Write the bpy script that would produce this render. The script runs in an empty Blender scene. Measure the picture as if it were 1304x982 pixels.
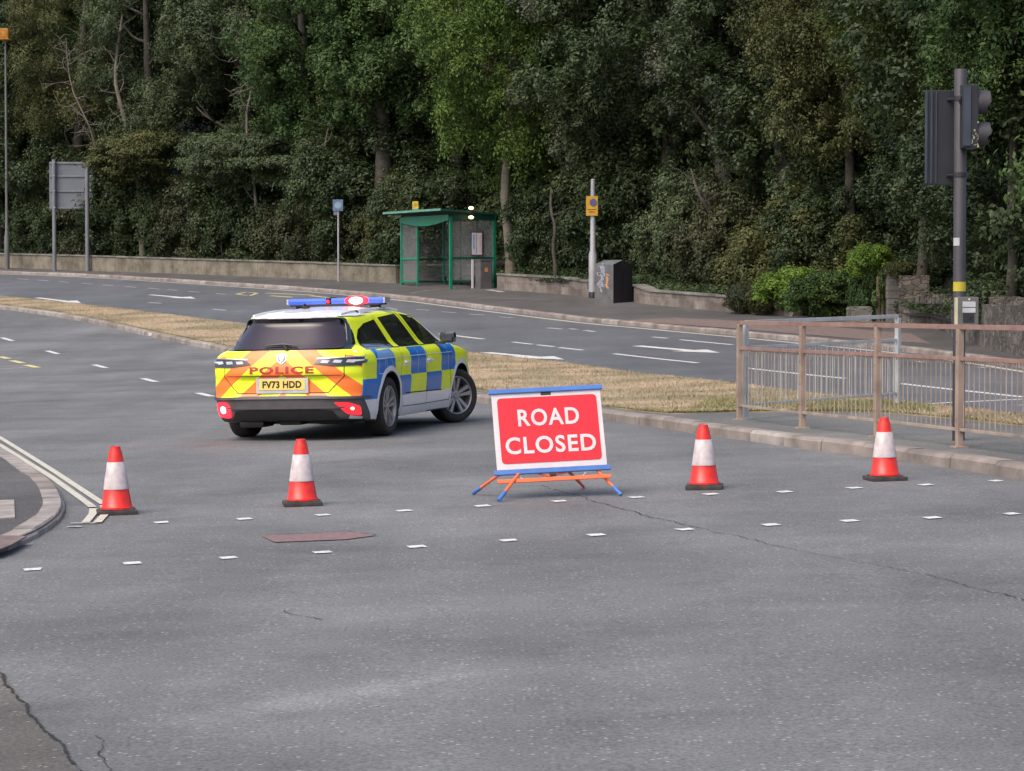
import bpy, bmesh, math, random
import numpy as np
from mathutils import Vector, Matrix
from mathutils.bvhtree import BVHTree
R = math.radians
scene = bpy.context.scene
COL = scene.collection

# ---------------------------------------------------------------- camera, sky, sun, exposure
F_PX, CX, CY = 3400.0, 652.0, 491.0
PITCH = math.atan((491 - 368) / F_PX)
CAM_H = 1.6
cam_d = bpy.data.cameras.new('camera'); cam = bpy.data.objects.new('camera', cam_d); COL.objects.link(cam)
cam_d.sensor_width = 36; cam_d.lens = 36 * F_PX / 1304; cam_d.clip_start = .1; cam_d.clip_end = 2000
cam.location = (0, 0, CAM_H); cam.rotation_euler = (math.pi / 2 - PITCH, 0, 0)
scene.camera = cam
SUN_EL, SUN_AZ = 52, 222            # azimuth clockwise from +Y
w = bpy.data.worlds.new('World'); scene.world = w; w.use_nodes = True
nt = w.node_tree; bg = nt.nodes['Background']
sky = nt.nodes.new('ShaderNodeTexSky'); sky.sky_type = 'NISHITA'; sky.sun_disc = False
sky.sun_elevation = R(SUN_EL); sky.sun_rotation = R(SUN_AZ); sky.air_density = 1.0; sky.dust_density = 5.0; sky.ozone_density = .6
nt.links.new(sky.outputs[0], bg.inputs[0]); bg.inputs[1].default_value = .15
sun_d = bpy.data.lights.new('sun', 'SUN'); sun = bpy.data.objects.new('sun', sun_d); COL.objects.link(sun)
sun_d.energy = 1.0; sun_d.angle = R(50); sun_d.color = (1, .965, .89)
_a, _e = R(SUN_AZ), R(SUN_EL)
_dir = Vector((math.sin(_a) * math.cos(_e), math.cos(_a) * math.cos(_e), math.sin(_e)))
sun.rotation_euler = _dir.to_track_quat('Z', 'Y').to_euler()
scene.view_settings.view_transform = 'Standard'; scene.view_settings.look = 'None'
scene.view_settings.gamma = 1; scene.view_settings.use_curve_mapping = False
scene.view_settings.exposure = .68
scene.render.film_transparent = False
scene.cycles.max_bounces = 6; scene.cycles.diffuse_bounces = 3; scene.cycles.glossy_bounces = 3
scene.cycles.transmission_bounces = 4; scene.cycles.transparent_max_bounces = 8
scene.cycles.use_denoising = True

# ---------------------------------------------------------------- the lie of the land
def ramp(y):
    if y < 38.5: return 0.0
    if y < 71.5: return .00074 * (y - 38.5) ** 2
    return .8059 + .04884 * (y - 71.5)
def H(x, y):
    return .0237 * 30 * math.tanh(x / 30) + ramp(y)
_fw = Vector((0, math.cos(PITCH), -math.sin(PITCH))); _up = Vector((0, math.sin(PITCH), math.cos(PITCH)))
def ray(px, py):
    return (_fw * F_PX + Vector((1, 0, 0)) * (px - CX) + _up * (CY - py))
def G(px, py, dz=0.0):
    """ground point that was surveyed from the photograph"""
    d = ray(px, py); d = d / d.y
    y = 3.0; prev = y
    while y < 400:
        p = Vector((0, 0, CAM_H)) + d * y
        if p.z < H(p.x, p.y) + dz:
            lo, hi = prev, y
            for _ in range(30):
                m = (lo + hi) / 2; q = Vector((0, 0, CAM_H)) + d * m
                if q.z < H(q.x, q.y) + dz: hi = m
                else: lo = m
            q = Vector((0, 0, CAM_H)) + d * hi
            return Vector((q.x, q.y, H(q.x, q.y) + dz))
        prev = y; y += .5
    return Vector((0, 0, CAM_H)) + d * 400
def at(px, py, Y):
    d = ray(px, py); d = d / d.y
    return Vector((0, 0, CAM_H)) + d * Y

# ---------------------------------------------------------------- object helpers
def tag(o, label=None, cat=None, group=None, kind=None):
    if label: o['label'] = label
    if cat: o['category'] = cat
    if group: o['group'] = group
    if kind: o['kind'] = kind
    return o
def empty(name, loc=(0, 0, 0), rz=0, parent=None):
    o = bpy.data.objects.new(name, None); COL.objects.link(o); o.location = loc; o.rotation_euler = (0, 0, rz)
    o.empty_display_size = .2
    if parent: o.parent = parent
    return o
def link_mesh(name, me, mats=None, parent=None, smooth=False, auto=None):
    o = bpy.data.objects.new(name, me); COL.objects.link(o)
    if mats is not None:
        for m in (mats if isinstance(mats, (list, tuple)) else [mats]): me.materials.append(m)
    if parent: o.parent = parent
    if smooth:
        me.shade_smooth()
        if auto:
            me.set_sharp_from_angle(angle=R(auto))
    return o
def from_bm(name, bm, mats=None, parent=None, smooth=False, auto=35, recalc=True):
    if recalc: bmesh.ops.recalc_face_normals(bm, faces=bm.faces)
    me = bpy.data.meshes.new(name); bm.to_mesh(me); bm.free()
    return link_mesh(name, me, mats, parent, smooth, auto)
def bx(bm, c, s, rot=None, bevel=0, mi=0):
    """box centred at c with full size s"""
    r = bmesh.ops.create_cube(bm, size=1)
    vs = r['verts']
    M = Matrix.Translation(Vector(c)) @ (rot.to_4x4() if rot else Matrix.Identity(4)) @ Matrix.Diagonal((s[0], s[1], s[2], 1))
    bmesh.ops.transform(bm, matrix=M, verts=vs)
    fs = set(f for v in vs for f in v.link_faces)
    for f in fs: f.material_index = mi
    if bevel:
        es = list({e for v in vs for e in v.link_edges})
        bmesh.ops.bevel(bm, geom=es, offset=bevel, segments=2, affect='EDGES', profile=.7)
def tube(bm, pts, rad, n=10, cap=True, mi=0):
    """tapered tube along a polyline"""
    pts = [Vector(p) for p in pts]
    if not isinstance(rad, (list, tuple)): rad = [rad] * len(pts)
    rings = []
    ref = Vector((0, 0, 1))
    t0 = (pts[1] - pts[0]).normalized()
    if abs(t0.dot(ref)) > .9: ref = Vector((1, 0, 0))
    u = t0.cross(ref).normalized()
    for i, p in enumerate(pts):
        t = (pts[min(i + 1, len(pts) - 1)] - pts[max(i - 1, 0)]).normalized()
        u = (u - t * u.dot(t)).normalized(); v = t.cross(u)
        rings.append([bm.verts.new(p + (u * math.cos(2 * math.pi * k / n) + v * math.sin(2 * math.pi * k / n)) * rad[i]) for k in range(n)])
    for a, b in zip(rings, rings[1:]):
        for k in range(n):
            f = bm.faces.new((a[k], a[(k + 1) % n], b[(k + 1) % n], b[k])); f.material_index = mi
    if cap:
        for rg in (rings[0][::-1], rings[-1]):
            f = bm.faces.new(rg); f.material_index = mi
def lathe(bm, prof, n=32, axis='z', mi=None, cap=True):
    """prof: list of (r, h); axis the spin axis"""
    rings = []
    for r, h in prof:
        ring = []
        for k in range(n):
            a = 2 * math.pi * k / n
            if axis == 'z': co = (r * math.cos(a), r * math.sin(a), h)
            else: co = (r * math.cos(a), h, r * math.sin(a))
            ring.append(bm.verts.new(co))
        rings.append(ring)
    for i, (a, b) in enumerate(zip(rings, rings[1:])):
        for k in range(n):
            f = bm.faces.new((a[k], a[(k + 1) % n], b[(k + 1) % n], b[k]))
            if mi: f.material_index = mi[i]
    if cap:
        bm.faces.new(rings[0][::-1]); bm.faces.new(rings[-1])
def text_mesh(body, size, bold=0.0, align='CENTER', spacing=1.0, extrude=0.0):
    cu = bpy.data.curves.new('txt', 'FONT'); cu.body = body; cu.size = size; cu.align_x = align; cu.align_y = 'CENTER'
    cu.offset = bold; cu.space_character = spacing; cu.extrude = extrude; cu.resolution_u = 4
    o = bpy.data.objects.new('txt', cu); COL.objects.link(o)
    bpy.context.view_layer.update()
    dg = bpy.context.evaluated_depsgraph_get()
    me = bpy.data.meshes.new_from_object(o.evaluated_get(dg))
    bpy.data.objects.remove(o); bpy.data.curves.remove(cu)
    return me

# ---------------------------------------------------------------- materials
def lin(c):
    return tuple(((v / 255) / 12.92 if v / 255 <= .04045 else ((v / 255 + .055) / 1.055) ** 2.4) for v in c)
def mat(name, col, rough=.6, metal=0, var=.12, scale=6, spec=.5, coat=0, bump=0, bscale=60, emit=None, estr=0, trans=0, col2=None, alpha=None, pos=(.3, .7)):
    m = bpy.data.materials.new(name); m.use_nodes = True
    n, l = m.node_tree.nodes, m.node_tree.links
    b = n['Principled BSDF']
    b.inputs['Roughness'].default_value = rough; b.inputs['Metallic'].default_value = metal
    b.inputs['Specular IOR Level'].default_value = spec; b.inputs['Coat Weight'].default_value = coat
    b.inputs['Transmission Weight'].default_value = trans
    tc = n.new('ShaderNodeTexCoord'); no = n.new('ShaderNodeTexNoise')
    no.inputs['Scale'].default_value = scale; no.inputs['Detail'].default_value = 5
    l.new(tc.outputs['Object'], no.inputs['Vector'])
    ramp_ = n.new('ShaderNodeValToRGB')
    c2 = col2 if col2 else tuple(v * (1 - var * 2) for v in col)
    ramp_.color_ramp.elements[0].position = pos[0]; ramp_.color_ramp.elements[1].position = pos[1]
    ramp_.color_ramp.elements[0].color = (*c2, 1); ramp_.color_ramp.elements[1].color = (*(tuple(min(1, v * (1 + var)) for v in col) if not col2 else col), 1)
    l.new(no.outputs['Fac'], ramp_.inputs['Fac']); l.new(ramp_.outputs['Color'], b.inputs['Base Color'])
    if bump:
        bn = n.new('ShaderNodeTexNoise'); bn.inputs['Scale'].default_value = bscale; bn.inputs['Detail'].default_value = 6
        l.new(tc.outputs['Object'], bn.inputs['Vector'])
        bu = n.new('ShaderNodeBump'); bu.inputs['Strength'].default_value = bump; bu.inputs['Distance'].default_value = .02
        l.new(bn.outputs['Fac'], bu.inputs['Height']); l.new(bu.outputs['Normal'], b.inputs['Normal'])
    if emit:
        b.inputs['Emission Color'].default_value = (*emit, 1); b.inputs['Emission Strength'].default_value = estr
    if alpha is not None: b.inputs['Alpha'].default_value = alpha
    return m
def asphalt(name, base, speck=.5, blot=.18, tint=(1, 1, 1.04), speckcol=(.5, .5, .5), band=None):
    m = bpy.data.materials.new(name); m.use_nodes = True
    n, l = m.node_tree.nodes, m.node_tree.links; b = n['Principled BSDF']
    tc = n.new('ShaderNodeTexCoord'); V = tc.outputs['Object']
    def noise(s, d=6, r=.6):
        t = n.new('ShaderNodeTexNoise'); t.inputs['Scale'].default_value = s; t.inputs['Detail'].default_value = d
        t.inputs['Roughness'].default_value = r; l.new(V, t.inputs['Vector']); return t
    def mr(src, a, b_, c, d):
        t = n.new('ShaderNodeMapRange'); l.new(src, t.inputs[0])
        for i, v in enumerate((a, b_, c, d)): t.inputs[i + 1].default_value = v
        return t.outputs[0]
    def mul(a, b_):
        t = n.new('ShaderNodeMath'); t.operation = 'MULTIPLY'; l.new(a, t.inputs[0])
        if isinstance(b_, float): t.inputs[1].default_value = b_
        else: l.new(b_, t.inputs[1])
        return t.outputs[0]
    big = mr(noise(.35, 5).outputs['Fac'], .3, .7, 1 - blot, 1 + blot)
    mid = mr(noise(2.5, 6).outputs['Fac'], .3, .7, .92, 1.08)
    fine = mr(noise(55, 4, .7).outputs['Fac'], .28, .72, .45, 1.55)
    # tyre tracks stretched along the carriageway
    mp = n.new('ShaderNodeMapping'); mp.inputs['Scale'].default_value = (.9, .06, 1); mp.inputs['Rotation'].default_value = (0, 0, R(35)); l.new(V, mp.inputs['Vector'])
    tn = n.new('ShaderNodeTexNoise'); tn.inputs['Scale'].default_value = .9; tn.inputs['Detail'].default_value = 3; l.new(mp.outputs[0], tn.inputs['Vector'])
    trk = mr(tn.outputs['Fac'], .35, .65, .88, 1.10)
    # oily and scuffed patches with soft ragged edges
    st_ = mr(noise(.8, 8, .68).outputs['Fac'], .56, .66, 1.0, .84)
    sc_ = mr(noise(.22, 7, .62).outputs['Fac'], .57, .66, 1.0, 1.12)
    val = mul(mul(mul(big, mid), mul(fine, trk)), float(base)); val = mul(mul(val, st_), sc_)
    if band:      # a pale worn streak across the lane, ragged and fading at its ends
        p0, p1 = band; t_ = (p1 - p0).xy; L_b = t_.length; t_.normalize(); mid_ = (p0 + p1).xy / 2
        def axis(vx, vy, half):
            dt = n.new('ShaderNodeVectorMath'); dt.operation = 'DOT_PRODUCT'; sb_ = n.new('ShaderNodeVectorMath'); sb_.operation = 'SUBTRACT'
            l.new(V, sb_.inputs[0]); sb_.inputs[1].default_value = (mid_.x, mid_.y, 0); l.new(sb_.outputs[0], dt.inputs[0]); dt.inputs[1].default_value = (vx, vy, 0)
            ab = n.new('ShaderNodeMath'); ab.operation = 'ABSOLUTE'; l.new(dt.outputs['Value'], ab.inputs[0])
            return mr(ab.outputs[0], 0, half, 1, 0)
        bb = mul(mul(axis(t_.x, t_.y, L_b * .75), axis(-t_.y, t_.x, .22)), mr(noise(3, 6, .7).outputs['Fac'], .35, .6, .3, 1))
        val = mul(val, mr(bb, 0, 1, 1, 1.5))
    vo = n.new('ShaderNodeTexVoronoi'); vo.inputs['Scale'].default_value = 42; l.new(V, vo.inputs['Vector'])
    sx = n.new('ShaderNodeSeparateColor'); l.new(vo.outputs['Color'], sx.inputs[0])
    pick = n.new('ShaderNodeMath'); pick.operation = 'GREATER_THAN'; pick.inputs[1].default_value = .93; l.new(sx.outputs[0], pick.inputs[0])
    near = n.new('ShaderNodeMath'); near.operation = 'LESS_THAN'; near.inputs[1].default_value = .36; l.new(vo.outputs['Distance'], near.inputs[0])
    sp = mul(mul(pick.outputs[0], near.outputs[0]), float(speck))
    cmb = n.new('ShaderNodeCombineColor')
    for i in range(3): l.new(mul(val, float(tint[i])), cmb.inputs[i])
    mx = n.new('ShaderNodeMix'); mx.data_type = 'RGBA'; l.new(sp, mx.inputs[0]); l.new(cmb.outputs[0], mx.inputs[6]); mx.inputs[7].default_value = (*speckcol, 1)
    l.new(mx.outputs[2], b.inputs['Base Color'])
    b.inputs['Roughness'].default_value = .82; b.inputs['Specular IOR Level'].default_value = .4
    bu = n.new('ShaderNodeBump'); bu.inputs['Strength'].default_value = .5; bu.inputs['Distance'].default_value = .006
    l.new(noise(90, 4, .7).outputs['Fac'], bu.inputs['Height']); l.new(bu.outputs['Normal'], b.inputs['Normal'])
    return m
def paint(name, col, wear=.45, rough=.6):
    """worn road paint: asphalt shows through"""
    m = bpy.data.materials.new(name); m.use_nodes = True
    n, l = m.node_tree.nodes, m.node_tree.links; b = n['Principled BSDF']
    tc = n.new('ShaderNodeTexCoord'); no = n.new('ShaderNodeTexNoise'); no.inputs['Scale'].default_value = 22; no.inputs['Detail'].default_value = 7; no.inputs['Roughness'].default_value = .75
    l.new(tc.outputs['Object'], no.inputs['Vector'])
    r = n.new('ShaderNodeValToRGB'); r.color_ramp.elements[0].position = wear - .1; r.color_ramp.elements[1].position = wear + .08
    r.color_ramp.elements[0].color = (.09, .09, .095, 1); r.color_ramp.elements[1].color = (*col, 1)
    l.new(no.outputs['Fac'], r.inputs['Fac']); l.new(r.outputs['Color'], b.inputs['Base Color']); b.inputs['Roughness'].default_value = rough
    return m
M = {}
M['road'] = asphalt('road_asphalt', .132, .42, .28, tint=(.985, 1, 1.02), band=(G(215, 922), G(600, 858)))
M['farroad'] = asphalt('far_road_asphalt', .10, .2, tint=(.95, 1, 1.12))
M['pave'] = asphalt('footway_asphalt', .075, .25, .25, tint=(1.05, 1, .98))
M['island'] = asphalt('island_paving', .13, .3, .3, tint=(1, 1, .95))
M['redpave'] = mat('red_tactile_paving', (.17, .125, .115), .85, var=.15, scale=9, bump=.3)
M['patch'] = mat('patch_concrete', (.20, .125, .125), .85, var=.15, scale=30, bump=.4)
M['brownpatch'] = asphalt('old_brown_surfacing', .10, .3, .3, tint=(1.08, 1, .92))
M['crack'] = mat('crack_dark', (.02, .02, .02), .95)
M['kerb'] = mat('kerb_concrete', (.235, .20, .18), .85, var=.22, scale=2.5, bump=.4, bscale=30)
M['kerbpale'] = mat('pale_kerb_stone', (.29, .26, .24), .85, var=.2, scale=4, bump=.4, bscale=30)
M['white'] = paint('white_road_paint', (.62, .62, .61), .41)
M['whiteworn'] = paint('worn_white_road_paint', (.5, .5, .5), .47)
M['cream'] = paint('cream_road_paint', (.52, .49, .41), .40)
M['yellow'] = paint('yellow_road_paint', (.62, .55, .25), .42)
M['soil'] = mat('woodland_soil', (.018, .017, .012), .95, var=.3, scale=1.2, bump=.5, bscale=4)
M['dryground'] = mat('dry_grass_ground', (.36, .275, .18), .95, scale=.7, bump=.6, bscale=18, col2=(.20, .17, .10), pos=(.40, .60))

# ---------------------------------------------------------------- ground
def drape(name, poly, dz, material, skirt=0.0, grid=1.0, parent=None, hf=H):
    """polygon in plan laid on the land at height dz, its sides taken down by skirt"""
    bm = bmesh.new()
    vs = [bm.verts.new((p[0], p[1], 0)) for p in poly]
    f = bm.faces.new(vs); bmesh.ops.triangulate(bm, faces=[f])
    xs = [p[0] for p in poly]; ys = [p[1] for p in poly]
    for ax, lo, hi in ((0, min(xs), max(xs)), (1, min(ys), max(ys))):
        c = math.ceil(lo / grid) * grid
        while c < hi:
            co = [0, 0, 0]; no = [0, 0, 0]; co[ax] = c; no[ax] = 1
            bmesh.ops.bisect_plane(bm, geom=bm.verts[:] + bm.edges[:] + bm.faces[:], plane_co=co, plane_no=no, dist=1e-5)
            c += grid
    for v in bm.verts: v.co.z = hf(v.co.x, v.co.y) + dz
    bmesh.ops.recalc_face_normals(bm, faces=bm.faces)
    if bm.faces and sum(f.normal.z for f in bm.faces) < 0: bmesh.ops.reverse_faces(bm, faces=bm.faces)
    if skirt:
        be = [e for e in bm.edges if len(e.link_faces) == 1]
        r = bmesh.ops.extrude_edge_only(bm, edges=be)
        for v in [g for g in r['geom'] if isinstance(g, bmesh.types.BMVert)]: v.co.z -= skirt
        bmesh.ops.recalc_face_normals(bm, faces=bm.faces)
    me = bpy.data.meshes.new(name); bm.to_mesh(me); bm.free()
    return link_mesh(name, me, material, parent)
def resample(pts, step):
    out = [Vector(pts[0])]
    for a, b in zip(pts, pts[1:]):
        a, b = Vector(a), Vector(b); n = max(1, int((b - a).length / step))
        out += [a.lerp(b, (k + 1) / n) for k in range(n)]
    return out
def smooth_line(pts, it=2):
    for _ in range(it):
        o = [pts[0]]
        for a, b in zip(pts, pts[1:]): o += [a * .75 + b * .25, a * .25 + b * .75]
        o.append(pts[-1]); pts = o
    return pts
def left_normals(pts):
    out = []
    for i in range(len(pts)):
        t = (pts[min(i + 1, len(pts) - 1)] - pts[max(i - 1, 0)]); t = Vector((t.x, t.y)).normalized()
        out.append(Vector((-t.y, t.x)))
    return out
def ribbon(bm, pts, width, dz, off=0.0, mi=0):
    """flat strip along a ground line, centred at off to the left of it"""
    pts = resample(pts, 1.0); ns = left_normals(pts); prev = None
    for p, n in zip(pts, ns):
        a = p.xy + n * (off - width / 2); b = p.xy + n * (off + width / 2)
        row = (bm.verts.new((a.x, a.y, H(a.x, a.y) + dz)), bm.verts.new((b.x, b.y, H(b.x, b.y) + dz)))
        if prev: f = bm.faces.new((prev[0], row[0], row[1], prev[1])); f.material_index = mi
        prev = row
def kerb_run(name, pts, side, mats, width=.15, top=.115, gap=.012, stone=.914):
    """kerb stones one after another, joints open"""
    bm = bmesh.new(); pts = resample(pts, .1); L = [0]
    for a, b in zip(pts, pts[1:]): L.append(L[-1] + (b - a).length)
    ns = left_normals(pts); i = 0; rnd = random.Random(5); k = 0
    while i < len(pts) - 1:
        j = i
        while j < len(pts) - 1 and L[j] - L[i] < stone: j += 1
        jt = rnd.uniform(-.006, .006); mi = 1 if rnd.random() < .22 else 0
        prev = None; seq = [i, (i + j) // 2, j] if j - i > 1 else [i, j]
        for q, s in enumerate(seq):
            p, n = pts[s].copy(), ns[s]
            t = Vector((n.y, -n.x))
            if q == 0: p.xy += t * gap / 2
            if q == len(seq) - 1: p.xy -= t * gap / 2
            ring = []
            for o, z in ((-.02, -.05), (-.015, top - .03), (.015, top), (width, top), (width, -.05)):
                c = p.xy + n * side * (o + jt); ring.append(bm.verts.new((c.x, c.y, H(c.x, c.y) + z + jt)))
            if prev:
                for m_ in range(5):
                    f = bm.faces.new((prev[m_], prev[(m_ + 1) % 5], ring[(m_ + 1) % 5], ring[m_])); f.material_index = mi
            else: bm.faces.new(ring)
            prev = ring
        bm.faces.new(prev[::-1]); i = j
    return tag(from_bm(name, bm, mats), kind='structure')

def grid_sheet(name, x0, x1, y0, y1, st, zf, material):
    nx, ny = int((x1 - x0) / st) + 1, int((y1 - y0) / st) + 1
    vs = [(x0 + i * st, y0 + j * st, zf(x0 + i * st, y0 + j * st)) for j in range(ny) for i in range(nx)]
    fs = [(j * nx + i, j * nx + i + 1, (j + 1) * nx + i + 1, (j + 1) * nx + i) for j in range(ny - 1) for i in range(nx - 1)]
    me = bpy.data.meshes.new(name); me.from_pydata(vs, [], fs); me.shade_smooth()
    return tag(link_mesh(name, me, material), kind='structure')
grid_sheet('road', -200, 200, -60, 340, 2.0, H, M['road'])

gl = lambda lst, dz=0.0: [G(x, y, dz) for x, y in lst]
MED_NEAR = smooth_line(gl([(-90, 384.5), (0, 393), (100, 407.5), (180, 426), (260, 443), (400, 468), (520, 494), (611, 513), (690, 524), (768, 534), (860, 548), (1006, 569), (1110, 582), (1200, 594), (1304, 611), (1420, 632), (1560, 665)]), 1)
MED_FAR = smooth_line(gl([(-90, 375.5), (0, 380.5), (100, 391), (199, 403), (259, 410.5), (400, 428), (600, 455.5), (710, 467.5), (793, 480), (870, 489), (949, 497.5), (1017, 509), (1111, 518.5), (1176, 526), (1304, 541), (1420, 556), (1560, 578)]), 1)
FAR_KERB = smooth_line(gl([(-90, 344), (0, 348.5), (120, 352.8), (250, 361), (347, 367.5), (412, 372), (520, 381.5), (600, 392), (710, 405.5), (770, 412.5), (829, 417.5), (937, 427.5), (1017, 435), (1141, 447), (1215, 456), (1304, 469), (1420, 488)]), 1)
WALL_BASE = gl([(-90, 337), (0, 340.5), (114, 345), (240, 349), (369, 354), (504, 361), (562, 358.3), (628, 358), (633, 369), (714, 374.5), (751, 379), (807, 385), (829, 388), (923, 397), (1010, 403), (1071, 407), (1130, 409), (1180, 417), (1211, 428), (1241, 438), (1265, 446), (1304, 455), (1420, 475)])
pl = lambda a, b: [(p.x, p.y) for p in a] + [(p.x, p.y) for p in reversed(b)]
tag(drape('far_carriageway', pl(MED_FAR, FAR_KERB), .004, M['farroad'], grid=2), kind='structure')
tag(drape('central_reservation', pl(MED_NEAR, MED_FAR), .10, M['island'], .15, grid=2), kind='structure')
tag(drape('far_pavement', pl(FAR_KERB, WALL_BASE), .10, M['pave'], .15, grid=2), kind='structure')
kerb_run('reservation_kerb', [p for p in MED_NEAR if p.y < 130], 1, [M['kerb'], M['kerbpale']])
kerb_run('reservation_far_kerb', [p for p in MED_FAR if p.y < 130], -1, [M['kerb'], M['kerbpale']])
kerb_run('far_pavement_kerb', FAR_KERB, 1, [M['kerb'], M['kerbpale']])
# dry grass ground within the reservation
GR_NEAR = smooth_line(gl([(-90, 383), (0, 391), (100, 405), (180, 423.5), (260, 440.5), (400, 466), (520, 490), (611, 506), (690, 518), (768, 528.5), (840, 538), (880, 538), (941, 536), (1017, 535.5), (1108, 536), (1214, 545), (1304, 556), (1420, 572)]), 1)
GR_FAR = smooth_line(gl([(-90, 376), (0, 381), (100, 391.5), (199, 403.5), (259, 411), (400, 428.5), (600, 456), (710, 468), (793, 481), (870, 490), (949, 499), (1017, 510.5), (1111, 520), (1176, 528), (1304, 543), (1420, 558)]), 1)
tag(drape('grass_verge_ground', pl(GR_NEAR, GR_FAR), .122, M['dryground'], .03, grid=2), kind='structure')

# near left corner footway
CORNER = smooth_line(gl([(-160, 512), (-60, 548), (0, 575), (22, 588), (42, 603), (66, 618), (79, 640), (79, 660), (55, 680), (18, 697), (0, 704), (-120, 735), (-300, 775)]), 2)
tag(drape('corner_pavement', [(p.x, p.y) for p in CORNER] + [(-9, CORNER[-1].y), (-16, 20), (-16, CORNER[0].y)], .05, M['pave'], .12, grid=1), kind='structure')
kerb_run('corner_kerb', CORNER, -1, [M['kerbpale'], M['kerb']], top=.058)
tag(drape('tactile_paving', [tuple(G(x, y, .09).xy) for x, y in ((-80, 672), (0, 676), (34, 677), (14, 688), (0, 693), (-80, 712))], .062, M['redpave'], .01), kind='structure')
bm = bmesh.new()
o = drape('access_cover', [tuple(G(x, y, .09).xy) for x, y in ((-14, 632), (18, 631), (19, 653), (-14, 655))], .058, M['kerbpale'], .01)
tag(o, 'pale rectangular access cover set in the pavement at the left corner', 'cover')

# road markings, all as thin sheets of paint
def strips(name, segs, width, material, dz=.009):
    bm = bmesh.new()
    for s in segs:
        pts = [G(x, y) for x, y in s]; ribbon(bm, pts, width, dz)
    return tag(from_bm(name, bm, material, recalc=False), kind='structure')
ROW1 = [(205, 666), (311, 661.5), (411, 656.5), (515, 651), (614, 645), (712, 639), (811, 634), (905, 630), (998, 627), (1088, 622), (1178, 618), (1268, 613)]
ROW2 = [(41, 726), (168, 718), (291, 711), (411, 704), (530, 697), (647, 689), (760, 682), (872, 675), (980, 669), (1082, 664), (1186, 660), (1288, 655)]
for row in (ROW1, ROW2):
    bm = bmesh.new(); rs = random.Random(2)
    for x, y in row:
        p = G(x, y); q = G(x + 30, y - 1.4); t = (q - p).normalized(); n = Vector((-t.y, t.x, 0)); s = .055
        cs = [p + t * (a * s + rs.uniform(-.01, .01)) + n * (b * s * 1.25 + rs.uniform(-.01, .01) + a * .012) for a, b in ((-1, -1), (1, -1), (1, 1), (-1, 1))]
        bm.faces.new([bm.verts.new((c.x, c.y, H(c.x, c.y) + .006)) for c in cs])
    tag(from_bm('crossing_studs', bm, M['white'], recalc=False), kind='structure')
strips('lane_dashes', [[(2.4, 430.5), (16, 434.5)], [(60, 447.2), (74, 451.2)], [(120, 465), (135, 469)], [(182, 482.5), (198.6, 486.8)], [(252, 501), (270, 505.5)]], .13, M['white'])
strips('bay_dashes', [[(0, 454.7), (11, 457.3)], [(15, 459.6), (29, 463)], [(33, 465.2), (48, 468.6)]], .16, M['yellow'])
strips('bay_line', [[(-60, 473), (0, 470.6), (40, 468.2)]], .09, M['whiteworn'])
strips('corner_lines', [[(-80, 520), (0, 558), (64, 598), (132, 643)], [(-80, 530), (0, 567.5), (64, 607.6), (109, 640), (118, 647)]], .062, M['cream'])
strips('corner_line_ends', [[(119, 649), (118, 656), (109, 667)], [(132, 645), (135, 655), (124, 667)]], .06, M['cream'], .011)
strips('corner_line_cross', [[(90, 668), (122, 668)]], .03, M['cream'], .013)
strips('corner_dash', [[(86, 672), (104, 672)]], .06, M['whiteworn'])
bm = bmesh.new(); ribbon(bm, FAR_KERB, .14, .011, -.35)
tag(from_bm('edge_line', bm, M['cream'], recalc=False), kind='structure')
strips('bus_lane_dashes', [[(a, y - .5), (b, y + .6)] for a, b, y in ((22, 36, 355.7), (48, 62, 357.5), (75, 88, 359.4), (104, 118, 361.5), (131, 144, 363.5), (159, 173, 365.7), (188, 203, 367.7), (213, 226, 369.7), (240, 254, 372), (275, 288, 374.7), (530, 547, 395), (562, 581, 398), (597, 617, 401), (636, 654, 404.5))], .10, M['whiteworn'])
strips('faint_dashes', [[(189, 385.6), (205, 386.6)], [(271, 394), (287, 395.6)], [(697, 418), (716, 419.5)], [(725, 419), (735, 420)], [(745, 421), (757, 423)]], .16, M['whiteworn'])
strips('lane_lines', [[(560, 425.5), (616, 432.3)], [(782, 451), (888.5, 462.7)], [(948, 469), (1076, 482.5)], [(1145, 489), (1304, 506.5)], [(1123, 518.5), (1210, 513.5), (1304, 509)], [(1275, 540), (1340, 535)]], .13, M['white'])
strips('lane_dashes', [[(652.5, 436), (678, 439)], [(684, 439.6), (706, 442)], [(712, 443), (742, 446.4)], [(831, 429.6), (850, 431.3)], [(866, 433), (932.7, 439.5)]], .12, M['white'])
strips('faint_marks', [[(1073, 453), (1083, 454)], [(1167, 461), (1177, 462)], [(1247, 468), (1256, 469)], [(1296, 517), (1320, 516)]], .12, M['whiteworn'])
def arrow(tail, head, wid=.17, hw=.55, hl=.36, dz=.010, barb=False):
    a, b = G(*tail), G(*head); t = (b - a); L = t.length; t.z = 0; t.normalize(); n = Vector((-t.y, t.x, 0))
    pts = [(0, -wid / 2), (L * (1 - hl), -wid / 2), (L * (1 - hl), -hw / 2), (L, 0), (L * (1 - hl), hw / 2), (L * (1 - hl), wid / 2), (0, wid / 2)]
    return [tuple((a + t * u + n * v).xy) for u, v in pts]
for i, (a, b) in enumerate((((47, 379.6), (103, 386.3)), ((191, 375.8), (249, 380.8)), ((618, 449.5), (719, 458.5)), ((811, 441), (917, 450)))):
    tag(drape('lane_arrow', arrow(a, b, .22 + .04 * (i > 1), .85), .011, M['white'], grid=3), kind='structure')
tag(drape('lane_arrow', [tuple(G(x, y).xy) for x, y in ((641, 455), (662, 454.3), (678, 457), (655, 457.6))], .012, M['white']), kind='structure')
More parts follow.
